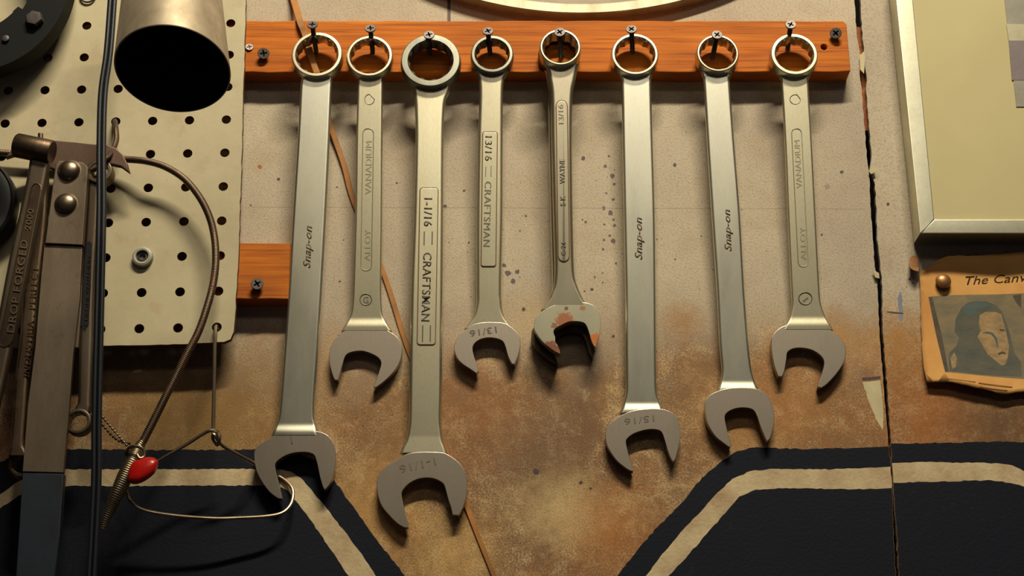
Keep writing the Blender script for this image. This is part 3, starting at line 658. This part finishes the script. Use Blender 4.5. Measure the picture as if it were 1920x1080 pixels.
# --- 7
t = thing('combination_wrench', P(1345, 64, .03), 'flat satin wrench with ring turned sideways and unmarked jaw', 'wrench', WG)
m = wrench_depths(.0305, .0115, 105, 780, .0068, .0055); th = th_flat(732, .0044, .0064)
ring(t, 1346, 99.3, 39.5, 34.5, .0305, .0115, STEEL_CHROME, rot=.1, belly=1.05)
shaft(t, [(137, 1314, 1372), (146, 1316, 1370), (156, 1318.5, 1368.5), (270, 1325.5, 1377), (405, 1334, 1388), (540, 1343, 1395.5), (640, 1348, 1403), (690, 1352, 1408.5), (706, 1351.5, 1412), (718, 1349, 1416), (728, 1345, 1421), (738, 1341, 1426)], m, th, STEEL, .48)
jaw(t, Z(1240, 540, 3.375, [(276, 750), (285, 705), (320, 670), (380, 645), (450, 632), (540, 630), (610, 640), (660, 670), (690, 710), (712, 780), (715, 840), (703, 900), (688, 950), (668, 970, 'c'), (650, 930), (625, 870), (605, 810), (580, 770), (530, 757), (470, 762), (420, 785), (402, 815), (410, 870), (425, 930), (445, 995, 'c'), (435, 1010, 'c'), (400, 985), (340, 935), (295, 860), (280, 800)]), lin(730, .0088, 840, .0074), .0060, STEEL_JAW)
text('lettering', 'Snap-on', (1371.5, 471), (1368.5, 392), 13, dfun(m, th), INK_BRONZE, t, ext=.0001, shear=.35, bold=.012)
# --- 8
t = thing('combination_wrench', P(1489.5, 66, .03), 'last wrench of the row with recessed oval panel and round maker mark', 'wrench', WG)
m = wrench_depths(.030, .0105, 105, 660, .0066, .0055); th = th_flat(612, .0046, .0062)
ring(t, 1489.5, 101.3, 44, 36.5, .030, .0105, STEEL_FORGED, rot=.8)
shaft(t, [(141, 1459, 1519), (148, 1461.5, 1517.5), (160, 1464.5, 1515.5), (270, 1471, 1522), (405, 1476.5, 1529), (540, 1482.5, 1536), (570, 1484, 1539), (588, 1481.5, 1544.5), (600, 1478, 1550), (610, 1472, 1556), (620, 1466, 1562)], m, th, STEEL_FORGED, .35)
jaw(t, Z(1240, 540, 3.375, [(697, 340), (705, 300), (740, 260), (790, 235), (860, 222), (940, 225), (1020, 245), (1090, 280), (1150, 340), (1168, 400), (1155, 470), (1110, 540), (1050, 605), (1012, 632, 'c'), (990, 625, 'c'), (1000, 590), (1020, 530), (1030, 470), (1010, 430), (960, 395), (900, 380), (840, 382), (800, 405), (792, 450), (780, 520), (765, 560, 'c'), (740, 560, 'c'), (715, 490), (700, 410)]), lin(600, .0084, 730, .0068), .0058, STEEL_JAW)
df = dfun(m, th)
outline('panel_outline', rrect(1484, 241, 1502.5, 500, 8.5, 13), lambda y: df(y) + .00002, .00028, INK_FAINT, t)
text('lettering', 'VANADIUM', (1504, 352), (1499.5, 262), 11, df, INK_FAINT, t)
text('lettering', 'ALLOY', (1512, 487), (1509.5, 425), 10, df, INK_FAINT, t)
outline('maker_mark', [(1491 + math.cos(a * .42) * 10, 186 + math.sin(a * .42) * 9) for a in range(13)], lambda y: df(y) + .00002, .00025, INK_FAINT, t)
outline('maker_mark', [(1510 + math.cos(a * .419) * 12.5, 559.5 + math.sin(a * .419) * 11.5) for a in range(15)], lambda y: df(y) + .00002, .00035, INK_SOFT, t)
slab('maker_mark_bar', [(1505, 564), (1514, 557), (1516, 559), (1507, 566)], lambda y: df(y) + .0001, .0004, INK_SOFT, t, bev=0, smooth=None)

# ------------------------------------------------------------------ tan strip behind the wrenches
sp = [(528, -70, .002), (549, -5, .004), (562, 40, .0180), (572, 66, .0178), (588, 120, .0178), (595, 140, .0185), (604, 175, .009), (622, 243, .003), (645, 310, .002), (664, 380, .0013), (720, 515, .0010), (760, 640, .0009), (800, 745, .0009), (875, 950, .0009), (927, 1082, .0009), (945, 1130, .0009)]
q = spline([tuple(P(*a)) for a in sp], 5); bm = bmesh.new(); prev = None; n = len(q)
for i, p in enumerate(q):
    tdir = (q[min(i + 1, n - 1)] - q[max(i - 1, 0)]).normalized(); side = tdir.cross(Vector((0, -1, 0))).normalized(); nr = side.cross(tdir).normalized()
    wd = .0026 - .0011 * i / n
    rg = [bm.verts.new(p + side * wd * a + nr * .0008 * b) for a, b in ((-1, -.3), (-.8, .6), (.8, .6), (1, -.3), (.8, -.8), (-.8, -.8))]
    if prev:
        for k in range(6): bm.faces.new((prev[k], prev[(k + 1) % 6], rg[(k + 1) % 6], rg[k]))
    prev = rg
tag(obj('rattan_strip', bm, RATTAN), 'long thin tan strip running diagonally over the batten and behind the wrenches', 'strip')

# ------------------------------------------------------------------ metal disc at the top
c = P(1090, 27, .008); Rd = .262; sgn = c.z + Rd
bm = bmesh.new(); oo = Vector((c.x - .0, 0, sgn))
t = thing('metal_disc', oo, 'large round metal disc whose bright rim dips above the batten', 'disc')
lathe(bm, [(Rd - .0085, -.0005), (Rd - .0005, -.0005), (Rd, .001), (Rd, .0085), (Rd - .0008, .0094), (Rd - .0075, .0094), (Rd - .0085, .0086), (Rd - .0085, -.0005)], oo, (0, -1, 0), 240, ref=Vector((1, 0, 0)))
obj('rim', bm, RIM_M, t)
bm = bmesh.new(); lathe(bm, [(0, .004), (Rd - .0088, .004), (Rd - .0088, .0078), (Rd - .012, .0082), (Rd * .8, .0078), (0, .0078)], oo, (0, -1, 0), 240, ref=Vector((1, 0, 0))); obj('face', bm, DISC_M, t)

# ------------------------------------------------------------------ frame at right
FD = .020
t = thing('picture_frame', P(1728, 440, 0), 'silver metal picture frame with wide cream mat', 'picture frame')
Lx = lambda y, dx=0: 1680 + (y) * .1035 + dx
zb = 437
fl = [(Lx(-60), -60), (Lx(zb), zb), (Lx(zb) + 13, 410), (Lx(410, 24), 410), (Lx(-60, 30), -60)]
def bar(name, pts, d, th_, mt): return slab(name, pts, d, th_, mt, t, bev=.0007, seg=2)
bar('frame_side', [(1674, -60), (1725.5, 437), (1752, 411), (1706, -60)], FD, FD - .002, FRAME_M)
bar('frame_bottom', [(1725.5, 437.5), (2500, 437.5), (2500, 411.5), (1752, 411.5)], FD, FD - .002, FRAME_M)
slab('mat_board', [(1700, -60), (1748, 415), (2500, 415), (2500, -60)], FD - .003, .003, MATM, t, bev=0, smooth=None)
k = FD - .0024
slab('photo_print', [(1877, -60), (1906, 200), (2400, 200), (2400, -60)], k, .0004, PHOTO_A, t, bev=0, smooth=None)
slab('photo_shape', [(1891.5, 76), (1897.5, 150), (2400, 150), (2400, 76)], k + .0002, .0002, PHOTO_B, t, bev=0, smooth=None)
slab('photo_highlight', [(1887, 45), (1891.5, 76), (2400, 76), (2400, 45)], k + .0002, .0002, PHOTO_C, t, bev=0, smooth=None)

# ------------------------------------------------------------------ newspaper clipping
t = thing('newspaper_clipping', P(1830, 480, .001), 'yellowed clipping with printed portrait tacked below the picture frame', 'clipping')
def curl(x, y): return .0022 + .0030 * max(0, (y - 600) / 140) ** 2 + .0012 * math.sin((x - 1720) / 60)
paper = rough([(1725, 514), (1728, 507), (1741, 502), (1757, 489), (1778, 481), (1830, 480), (1905, 474), (2010, 468), (2010, 760), (1960, 742), (1920, 736), (1878, 741), (1857, 735), (1818, 727), (1776, 718), (1737, 718), (1732, 690), (1730, 661), (1728, 600), (1727, 560)], 8, .8)
d_flat = .0
regsP = [(Z(1660, 380, 2.842, [(230, 500), (300, 494), (730, 480), (900, 478), (960, 500), (960, 960), (730, 942), (500, 925), (315, 907), (270, 700)]), 1),
 (Z(1660, 380, 2.842, [(231, 501), (250, 501), (300, 700), (335, 905), (316, 906), (270, 700)]), 6),
 (Z(1660, 380, 2.842, [(338, 902), (335, 850), (340, 800), (378, 765), (392, 720), (368, 690), (375, 620), (405, 560), (440, 532), (480, 522), (540, 522), (590, 540), (625, 575), (650, 640), (668, 700), (690, 800), (725, 850), (726, 930), (500, 920)]), 3),
 (Z(1660, 380, 2.842, [(410, 570), (440, 540), (490, 528), (560, 530), (560, 545), (490, 560), (470, 600), (440, 600)]), 5),
 (Z(1660, 380, 2.842, [(505, 595), (540, 578), (590, 578), (622, 590), (636, 640), (650, 700), (662, 760), (655, 820), (640, 860), (620, 868), (580, 835), (545, 805), (520, 760), (492, 715), (510, 680), (500, 640)]), 4),
 (Z(1660, 380, 2.842, [(517, 692), (545, 683), (575, 690), (598, 718), (604, 755), (598, 775), (594, 750), (586, 722), (565, 699), (535, 695)]), 5),
 (Z(1660, 380, 2.842, [(612, 668), (640, 672), (640, 682), (614, 680)]), 2), (Z(1660, 380, 2.842, [(602, 800), (625, 790), (645, 798), (640, 806), (622, 804), (606, 812)]), 2),
 (Z(1660, 380, 2.842, [(345, 830), (365, 800), (380, 830), (372, 880), (352, 890)]), 4), (Z(1660, 380, 2.842, [(680, 490), (727, 485), (727, 560), (700, 530)]), 2)]
bm = cdt_plate([xz(p[0], p[1], .003) for p in paper], [([xz(p[0], p[1], .003) for p in poly], mi) for poly, mi in regsP], y=-.003)
bmesh.ops.subdivide_edges(bm, edges=[e for e in bm.edges if e.calc_length() > .008], cuts=2, use_grid_fill=True)
pz = P(1800, 600, .003).z; pb = P(1800, 735, .003).z; pt = P(1800, 480, .003).z
def sheet_depth(x, z):
    lowc = max(0, (pz - z) / (pz - pb)); upc = max(0, (z - (pt - .012)) / .012)
    return .0022 + .0034 * lowc ** 2 + .0016 * upc ** 2 + .0008 * math.sin(x * 90)
def on_sheet(o):
    for v in o.data.vertices: v.co.y = -sheet_depth(v.co.x, v.co.z) - .0003
for v in bm.verts: v.co.y = -sheet_depth(v.co.x, v.co.z)
o = obj('paper_sheet', bm, [PAPER, PR_BG, PR_EDGE, PR_HAIR, PR_SKIN, PR_TEAL, PR_EDGE], t, 60)
sd = o.modifiers.new('s', 'SOLIDIFY'); sd.thickness = .00018
o = text('printed_title', 'The Canv', (1812, 532), (1928, 525), 16, .0040, plain('printing_ink', (70, 46, 24), .8, bumpd=0), t, ext=.00006, shear=.3); on_sheet(o)
for (x0, y0, x1, y1) in ((1778, 708, 1830, 714), (1836, 716, 1900, 723), (1838, 724, 1890, 730)):
    o = slab('caption_line', [(x0, y0), (x1, y1), (x1, y1 + 1.6), (x0, y0 + 1.6)], .0068, .0002, plain('caption_ink', (150, 104, 60), .8, bumpd=0), t, bev=0, smooth=None); on_sheet(o)
t = thing('thumbtack', P(1769, 528, .003), 'round brass thumbtack pinning the upper left of the clipping', 'thumbtack')
bm = bmesh.new(); hp = P(1769, 527, .0055); lathe(bm, [(.0048, -.0014), (.0053, -.0004), (.0050, .0008), (.0036, .0018), (.0018, .0023), (0, .0025)], hp, (0, -1, .1), 28); obj('tack_head', bm, TACK, t)
bm = bmesh.new(); lathe(bm, [(.0006, -.0012), (.0005, .004), (.0001, .0075)], hp, (0, 1, 0), 8); obj('pin', bm, WIRE_M, t)
o = slab('paper_scrap', rough([(1706, 484), (1711, 479), (1722, 481), (1723, 499), (1722, 509), (1712, 506), (1704, 500)], 5, .8), lambda y: .0015 + .0002 * (y - 479), .0006, SCRAPM, bev=0, smooth=None)
tag(o, 'small torn brown paper scrap beside the clipping top corner', 'paper scrap')

# ------------------------------------------------------------------ aluminium tube on the pegboard
TD = .30
ce = P(323.5, 131, TD); vdir = (ce - CAM).normalized(); rad = 108.5 * S(323.5, 131, TD)
dn = (-UP - vdir * (-UP).dot(vdir)).normalized(); gm = math.acos(.765)
nrm = (-vdir * math.cos(gm) + dn * math.sin(gm)).normalized()
Lt = .22; tp = 1 - 1.8 * Lt
t = thing('hanging_tube', ce - nrm * Lt, 'wide brushed aluminium tube hanging open end down at the top, wider than the others parts of the tools', 'tube')
t['label'] = 'wide brushed aluminium tube hanging open end down in front of the pegboard'
bm = bmesh.new(); rt = rad - .0008
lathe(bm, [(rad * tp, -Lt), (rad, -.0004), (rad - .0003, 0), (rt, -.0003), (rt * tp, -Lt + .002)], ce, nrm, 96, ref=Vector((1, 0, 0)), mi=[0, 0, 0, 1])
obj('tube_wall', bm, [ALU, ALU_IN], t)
bm = bmesh.new(); lathe(bm, [(0, -Lt + .001), (rad * tp * 1.001, -Lt + .001), (rad * tp * 1.001, -Lt - .003), (0, -Lt - .003)], ce, nrm, 64, ref=Vector((1, 0, 0))); obj('end_cap', bm, ALU, t)

# ------------------------------------------------------------------ black clamp top left and black wheel left
t = thing('black_clamp', P(-60, -60, .03), 'thick curved black clamp with bolt in the pegboard top corner', 'clamp')
cc = (-60, -60); outer = []; inner = []
def arc(cx, cy, r, a0, a1, k): return [(cx + math.cos(R(a0 + (a1 - a0) * i / k)) * r, cy + math.sin(R(a0 + (a1 - a0) * i / k)) * r) for i in range(k + 1)]
poly = arc(-62, -62, 197, -40, 150, 50) + arc(-62, -62, 121, 150, 44, 26) + [(26, 34), (24, 21), (34, 12), (42, 17), (50, 4)] + arc(-62, -62, 122, 24, -40, 16)
slab('clamp_body', poly, .046, .014, BLACKPAINT, t, bev=.002, seg=3)
bm = bmesh.new(); hp = P(66, 38, .0465); lathe(bm, [(.0062, -.001), (.0062, .003), (.0055, .0042), (.0020, .0046), (0, .004)], hp, (0, -1, 0), 6); obj('bolt', bm, BLACK_SCREW, t)
bm = bmesh.new(); hp = P(11, 73, .0465); lathe(bm, [(.0026, -.001), (.0024, .0012), (0, .002)], hp, (0, -1, 0), 14); obj('rivet', bm, BLACK_SCREW, t)
for (a_, b_) in ((60, 100),):
    hq = PEGH(5, 1); bm = bmesh.new(); tube(bm, [Vector((P(-60, 60, .03).x, -.016, P(-60, 60, .03).z)), P(-60, 60, .034)], .003, 10); obj('mount_pin', bm, BLACK_SCREW, t)
t = thing('rubber_pulley', P(-62, 396, .03), 'black rubber pulley wheel with bronze hub cut by the photo edge beside the hanging tools', 'wheel')
s_ = S(-62, 396, .04); cw = P(-62, 396, .022)
bm = bmesh.new(); r1 = 102 * s_; r0 = 66 * s_
lathe(bm, [(r0, 0), (r1 * .97, 0), (r1, .003), (r1, .012), (r1 * .985, .0145), (r1 * .96, .0155), (r1 * .93, .0145), (r1 * .75, .0155), (r0 * 1.02, .014), (r0, .012), (r0, 0)], cw, (0, -1, 0), 80); obj('tyre', bm, RUBBER, t)
bm = bmesh.new(); lathe(bm, [(0, .001), (r0 * .995, .001), (r0 * .995, .009), (r0 * .7, .011), (0, .011)], cw, (0, -1, 0), 64); obj('hub', bm, STEEL_BROWN, t)

# ------------------------------------------------------------------ hanging long bar tool
BD = .046
t = thing('riveted_bar_tool', P(130, 262, .04), 'long flat steel bar with double-clawed riveted head and blue-black sheath', 'tool')
slab('claw_head', [(10, 295), (17, 285), (27, 277), (60, 266), (98, 262.5), (140, 266), (175, 270), (200, 271), (218, 278), (230, 289), (238, 305), (243, 323), (226, 311), (207, 307), (190, 310), (172, 318), (160, 324), (104, 318), (70, 304), (45, 291), (25, 290)], .0405, .004, STEEL_CLAW, t, bev=.0009)
slab('ferrule_plate', [(104, 306), (112, 301), (155, 304), (165, 313), (155, 459), (84, 456)], .0455, .005, STEEL_BAR, t, bev=.0008)
slab('blade', [(83, 459), (154, 463), (149, 560), (137, 660), (128, 780), (119, 886), (42, 884), (52, 760), (66, 650), (76, 530)], .0435, .0035, STEEL_BAR, t, bev=.0004)
slab('backing_strip', [(100, 462), (156, 464), (152, 580), (147, 651), (110, 651)], .0395, .003, STEEL_BAR, t, bev=.0003)
slab('sheath', [(42, 886), (119, 888), (112, 1000), (100, 1100), (28, 1100), (36, 980)], .0445, .006, NAVYGRIP, t, bev=.001)
for (x, y) in ((130, 318.5), (124, 380.5)):
    s_ = S(x, y, .047); hp = P(x, y + 2, .0453); rr = 20.5 * s_; bm = bmesh.new()
    lathe(bm, [(rr * 1.12, -.0005), (rr * 1.10, .0003), (rr * 1.0, .0004)] + [(rr * math.cos(R(a)), .0004 + rr * .62 * math.sin(R(a))) for a in range(10, 91, 10)], hp, (0, -1, 0), 32); obj('rivet', bm, RIVET, t)

# ------------------------------------------------------------------ wrenches hanging left
WL = 'old wrenches hanging on the pegboard'
t = thing('drop_forged_wrench', P(75, 262, .04), 'old wrench embossed DROP FORGED leaning beside the black wheel', 'wrench', WL)
m = lin(280, .056, 700, .052)
shaft(t, [(285, 62, 92), (297, 57.5, 95.5), (330, 52.5, 90), (380, 42, 80), (470, 22, 60), (540, 8, 46), (600, -3, 36), (652, -13, 24), (700, -24, 14), (780, -42, -4)], m, .007, STEEL_DARK, .4)
df = dfun(m, .007)
slab('recess_panel', [(60, 352), (65, 346), (71, 345), (76, 350), (76, 358), (22, 636), (17, 646), (8, 650), (1, 646), (0, 636)], lambda y: df(y) + .0001, .0004, STEEL_BROWN, t, bev=0, smooth=None)
outline('recess_rim', [(59, 352), (64, 345), (71, 344), (77, 349), (77, 358), (23, 636), (18, 647), (8, 651), (0, 647), (-1, 636)], lambda y: df(y) + .0001, .0004, STEEL_DARK, t)
text('lettering', 'DROP FORGED', (26, 624), (52, 451), 14, lambda y: df(y) + .0003, RAISED, t, ext=.0004, spacing=1.1)
text('lettering', '2000', (57, 432), (63, 392), 11, lambda y: df(y) + .0003, RAISED, t, ext=.0003)
bm = bmesh.new(); a, b = P(30, 272, .058), P(98, 286, .058); dvv = (b - a)
lathe(bm, [(0, 0), (.0075, 0), (.0082, .001), (.0082, dvv.length - .001), (.0075, dvv.length), (0, dvv.length)], a, dvv, 28); obj('box_end', bm, STEEL_BROWN, t)
t = thing('peg_hook', P(75, 262, .02), 'rusty peg tip poking up behind the DROP FORGED wrench head', 'hook', 'pegboard hooks')
h = PEGH(5, 4); bm = bmesh.new(); tube(bm, spline([(h.x, -.008, h.z), (h.x, -.022, h.z - .001), tuple(P(76, 300, .0385)), tuple(P(76, 290, .0400)), tuple(P(76, 270, .0402)), tuple(P(76, 251, .0402))], 6), .0018, 10); obj('hook_rod', bm, STEEL_BROWN, t)
t = thing('forged_wrench', P(60, 470, .04), 'dark embossed wrench between DROP FORGED wrench and riveted bar', 'wrench', WL)
m = lin(300, .038, 900, .040)
shaft(t, [(330, 58, 92), (400, 55, 90), (470, 50, 84), (540, 45, 75), (640, 38, 66), (700, 30, 57), (770, 25, 52), (830, 20, 48), (846, 18, 52), (856, 16, 58)], m, .007, STEEL_BROWN, .4)
text('lettering', 'INDUSTRIA . PERFECT', (55, 706), (72, 500), 12, lambda y: m(y) + .0035, RAISED_DARK, t, ext=.0004, spacing=1.15)
ring(t, 43, 868, 28, 20, .0385, .009, STEEL_BROWN)
t = thing('forged_wrench', P(185, 318, .04), 'small brown wrench with ring end hanging between riveted bar and black cord', 'wrench', WL)
m = lin(300, .036, 800, .033)
ring(t, 185, 320, 25, 17, .041, .010, STEEL_DARK)
shaft(t, [(338, 170, 200), (350, 166, 190), (400, 163, 186), (470, 158.5, 182), (540, 155, 178), (640, 150, 176), (700, 148, 174), (752, 147, 172), (764, 143, 172), (774, 136, 170)], m, .0065, STEEL_DARK, .4)
slab('recess_panel', [(162, 455), (167, 452), (172, 456), (170, 540), (166, 610), (158, 622), (152, 610), (157, 540)], lambda y: m(y) + .0034, .0004, plain('blued_recess', (36, 40, 50), .5, .6), t, bev=0, smooth=None)
text('lettering', 'CHROME VANADIUM', (164, 610), (170, 480), 6, lambda y: m(y) + .0036, RAISED_DARK, t, ext=.0002)
ring(t, 145.5, 789.5, 25, 18.5, .0375, .0085, STEEL_DARK)
text('lettering', 'OR', (166, 380), (177, 380), 9, lambda y: m(y) + .0033, INK, t) if False else None

# ------------------------------------------------------------------ pegboard hook, spacer, rings
t = thing('peg_hook', P(216, 230, .02), 'brown bent pegboard hook beside the black cord', 'hook', 'pegboard hooks')
h = PEGH(3, 3); bm = bmesh.new(); tube(bm, spline([(h.x, -.008, h.z), (h.x, -.021, h.z - .0005), tuple(P(217.5, 240, .030)), tuple(P(218.5, 262, .033)), tuple(P(213, 278, .036)), tuple(P(205, 292, .042)), tuple(P(190, 302, .046))], 6), .0018, 10); obj('hook_rod', bm, STEEL_BROWN, t)
t = thing('nylon_spacer', P(268.5, 480, PF), 'grey nylon washer with dark screw on the pegboard', 'spacer')
sp_c = P(268.5, 484, PF - .0003); s_ = S(268, 481, PF); bm = bmesh.new()
lathe(bm, [(11.5 * s_, -.0002), (19.5 * s_, -.0002), (19.8 * s_, .0012), (18.5 * s_, .0038), (15 * s_, .0044), (12 * s_, .0042), (11.2 * s_, .003), (11.2 * s_, -.0002)], sp_c, (0, -1, 0), 36); obj('washer', bm, NYLON, t)
bm = bmesh.new(); lathe(bm, [(11 * s_, 0), (10.8 * s_, .0022), (6.5 * s_, .0026), (4.5 * s_, .0012), (0, .001)], sp_c, (0, -1, 0), 24); obj('screw_head', bm, BLACK_SCREW, t)
bm = bmesh.new(); h = P(165, -9, PF + .0015); s_ = S(165, 0, PF)
tube(bm, [h + Vector((math.cos(a * math.pi / 16) * 14 * s_, 0, math.sin(a * math.pi / 16) * 14 * s_ / .93)) for a in range(33)], .0007, 8, False)
tag(obj('wire_ring', bm, STEEL_BROWN), 'thin brown wire ring at the pegboard top edge', 'ring')

# ------------------------------------------------------------------ flexible cable
t = thing('flexible_cable', P(240, 298, .035), 'curved spiral-wound flexible cable looping over the pegboard', 'cable')
cp = [(-60, 282, .0275), (0, 286, .0275), (60, 290, .0275), (130, 294, .0275), (200, 297, .029), (240, 299, .032), (275, 302.5, .036), (310, 313, .036), (345, 335, .036), (373, 368, .036), (392, 405, .036), (402, 445, .036), (404.5, 490, .037), (400, 530, .037), (390, 570, .037), (373, 620, .038), (350, 665, .038), (325, 715, .037), (305, 755, .036), (285, 795, .035), (268, 828, .034)]
def windings(pts, r0, r1, pitch, depth, seg=10):
    q = spline([tuple(P(*a)) for a in pts], 24); L = [0]
    for a, b in zip(q, q[1:]): L.append(L[-1] + (b - a).length)
    n = int(L[-1] / (pitch / 4)); out = []; j = 0
    for i in range(n + 1):
        s = L[-1] * i / n
        while j < len(L) - 2 and L[j + 1] < s: j += 1
        out.append(q[j].lerp(q[j + 1], (s - L[j]) / max(1e-9, L[j + 1] - L[j])))
    bm = bmesh.new()
    tube(bm, out, lambda u: (r0(u) if callable(r0) else r0 + (r1 - r0) * u) + depth * [0, .8, 1, .3][int(round(u * n)) % 4], seg); return bm
obj('cable_sheath', windings(cp, .0021, .0025, .0011, .00022), CABLE_M, t, 80)
ep = [(270, 824, .034), (258, 843, .034), (247, 868, .036), (235, 893, .037), (220, 925, .037), (207, 955, .035), (198, 975, .034), (192, 993, .033)]
obj('cable_spring', windings(ep, lambda u: .0022 + .0027 * min(1, u * 4) - .0032 * max(0, (u - .45) / .55) ** 1.2, 0, .00135, .0003, 14), SPRING_M, t, 80)

# ------------------------------------------------------------------ bead chain
for ci, (pts, lb) in enumerate((([(176, 762, .030), (196, 786, .031), (218, 812, .032), (240, 838, .033)], 'shiny bead chain running from the black cord to the cable spring'), ([(178, 775, .020), (200, 806, .020), (222, 826, .020), (246, 832, .021)], 'dark bead chain hanging slack behind the shiny one'))):
    bm = bmesh.new(); q = spline([tuple(P(*a)) for a in pts], 30); acc = 0; last = q[0]; cs = [q[0]]
    for p in q:
        if (p - cs[-1]).length >= .00235: cs.append(p)
    for i, p in enumerate(cs): bmesh.ops.create_uvsphere(bm, u_segments=10, v_segments=7, radius=.00098, matrix=Matrix.Translation(p))
    tube(bm, cs, .0003, 6)
    tag(obj('bead_chain', bm, WIRE_M if ci == 0 else STEEL_BROWN), lb, 'bead chain', 'bead chains at the cable end')

# ------------------------------------------------------------------ wire parts
t = thing('wire_peg_hook', P(405, 612, .02), 'thin straight wire hook in the pegboard bottom corner hole', 'hook')
h = PEGH(0, 9); bm = bmesh.new()
tube(bm, spline([(h.x, -.006, h.z + .001), (h.x, -.0215, h.z), tuple(P(404, 622, .025)), tuple(P(402.5, 660, .026)), tuple(P(401, 740, .026)), tuple(P(400, 806, .026)), tuple(P(402, 822, .0275)), tuple(P(407, 834, .030)), tuple(P(411, 824, .033)), tuple(P(409, 812, .033))], 8), .00125, 10); obj('hook_wire', bm, WIRE_M, t)
t = thing('wire_loop', P(400, 812, .028), 'bent wire loop hanging under the corner hook and through the longest wrench jaw', 'wire loop')
wl = [(262, 888, .030), (300, 862, .030), (350, 833, .030), (380, 814, .0305), (396, 807, .031), (408, 810, .029), (412, 822, .027), (405, 830, .0275), (399, 822, .030), (402, 815, .0325), (418, 836, .029), (466, 863, .017), (484, 873, .0015), (512, 888, .0014), (533, 900, .0016), (547, 915, .0035), (549, 932, .006), (543, 949, .009), (528, 962, .012), (500, 968, .014), (450, 971, .016), (400, 972, .018), (330, 967, .020), (275, 958, .021), (248, 944, .023), (237, 922, .024), (236, 900, .025), (243, 885, .027)]
bm = bmesh.new(); tube(bm, spline([tuple(P(*a)) for a in wl], 6), .00115, 10); obj('loop_wire', bm, WIRE_M, t)
t = thing('red_tag', P(268, 882, .04), 'glossy red oval tab on a wire eye at the cable end', 'tag')
cx_ = P(270, 880, .043); s_ = S(270, 880, .043); bm = bmesh.new()
shape = Z(170, 760, 4.32, [(350, 452), (400, 428), (480, 418), (530, 435), (543, 470), (515, 540), (445, 600), (370, 632), (312, 622), (300, 580), (312, 510)])
sm = spline(shape, 4, True); cen = Vector((266.5, 881)); lv = []
for f, dd in ((1.0, .0405), (.98, .042), (.9, .0436), (.7, .0448), (.4, .0455)): lv.append([bm.verts.new(P(*(cen + (p - cen) * f), dd)) for p in sm])
n = len(sm)
for A, B in zip(lv, lv[1:]):
    for k in range(n): bm.faces.new((A[k], A[(k + 1) % n], B[(k + 1) % n], B[k]))
bm.faces.new(lv[-1]); bk = [bm.verts.new(v.co + Vector((0, .002, 0))) for v in lv[0]]
for k in range(n): bm.faces.new((lv[0][(k + 1) % n], lv[0][k], bk[k], bk[(k + 1) % n]))
bm.faces.new(bk[::-1]); obj('tab', bm, RED, t, 60)
bm = bmesh.new(); tube(bm, spline([tuple(P(*a)) for a in ((236, 852, .037), (240, 842, .041), (249, 837, .043), (262, 838, .043), (270, 846, .042), (270, 856, .042), (262, 859, .043), (257, 852, .043))], 6), .0011, 10); obj('wire_eye', bm, WIRE_M, t)

# ------------------------------------------------------------------ black twin cord
t = thing('electric_cable', P(210, 0, .07), 'black two-core cord hanging down in front of the left tools', 'cord')
kp = [(215, -80), (211.5, -20), (210, 10), (203, 100), (193, 175), (190, 270), (190, 400), (187, 540), (183, 700), (181, 800), (180.5, 900), (176, 1000), (171, 1090), (168, 1140)]
q = spline([tuple(P(x, y, .068)) for x, y in kp], 6)
hw = 4.4 * S(190, 400, .068)
bm = bmesh.new(); tube(bm, [p + Vector((-hw, 0, 0)) for p in q], hw * 1.12, 12); tube(bm, [p + Vector((hw, 0, 0)) for p in q], hw * 1.12, 12)
obj('cord_sheath', bm, CORD, t, 60)

# ------------------------------------------------------------------ light
def area(name, loc, target, sx, sy, power, col):
    l = bpy.data.lights.new(name, 'AREA'); l.shape = 'RECTANGLE'; l.size = sx; l.size_y = sy; l.energy = power; l.color = col
    o = bpy.data.objects.new(name, l); C.objects.link(o); o.location = loc
    o.rotation_euler = (Vector(target) - Vector(loc)).to_track_quat('-Z', 'Y').to_euler(); return o
a = P(600, 135, BF); b = P(600, 211, 0); print('light elevation', math.degrees(math.atan((a.z - b.z) / BF)))
a = P(300, 646, PF); b = P(300, 728, 0); print('light elevation peg', math.degrees(math.atan((a.z - b.z) / PF)))
k_ = area('shop_light', (.20, -1.05, 1.42), (0, 0, .58), .75, .06, 19, (1.0, .89, .66)); k_.data.spread = R(95)
area('added_wrench_fill', (.25, -2.3, 1.30), (0, 0, .05), 1.6, .3, 6, (1.0, .88, .72))  # unseen lamp, added to brighten the upper faces of the wrenches
W = bpy.data.worlds.new('world'); bpy.context.scene.world = W; W.use_nodes = True
W.node_tree.nodes['Background'].inputs[0].default_value = (.52, .46, .50, 1); W.node_tree.nodes['Background'].inputs[1].default_value = .05
# ------------------------------------------------------------------ camera
cd = bpy.data.cameras.new('camera'); cam = bpy.data.objects.new('camera', cd); C.objects.link(cam); cam.location = CAM
cam.rotation_euler = (R(90) + TH, 0, 0); cd.sensor_width = 36; cd.lens = F / 1920 * 36; cd.clip_start = .01
sc = bpy.context.scene; sc.camera = cam
sc.view_settings.view_transform = 'Standard'; sc.view_settings.look = 'None'; sc.view_settings.exposure = -.12; sc.view_settings.gamma = 1
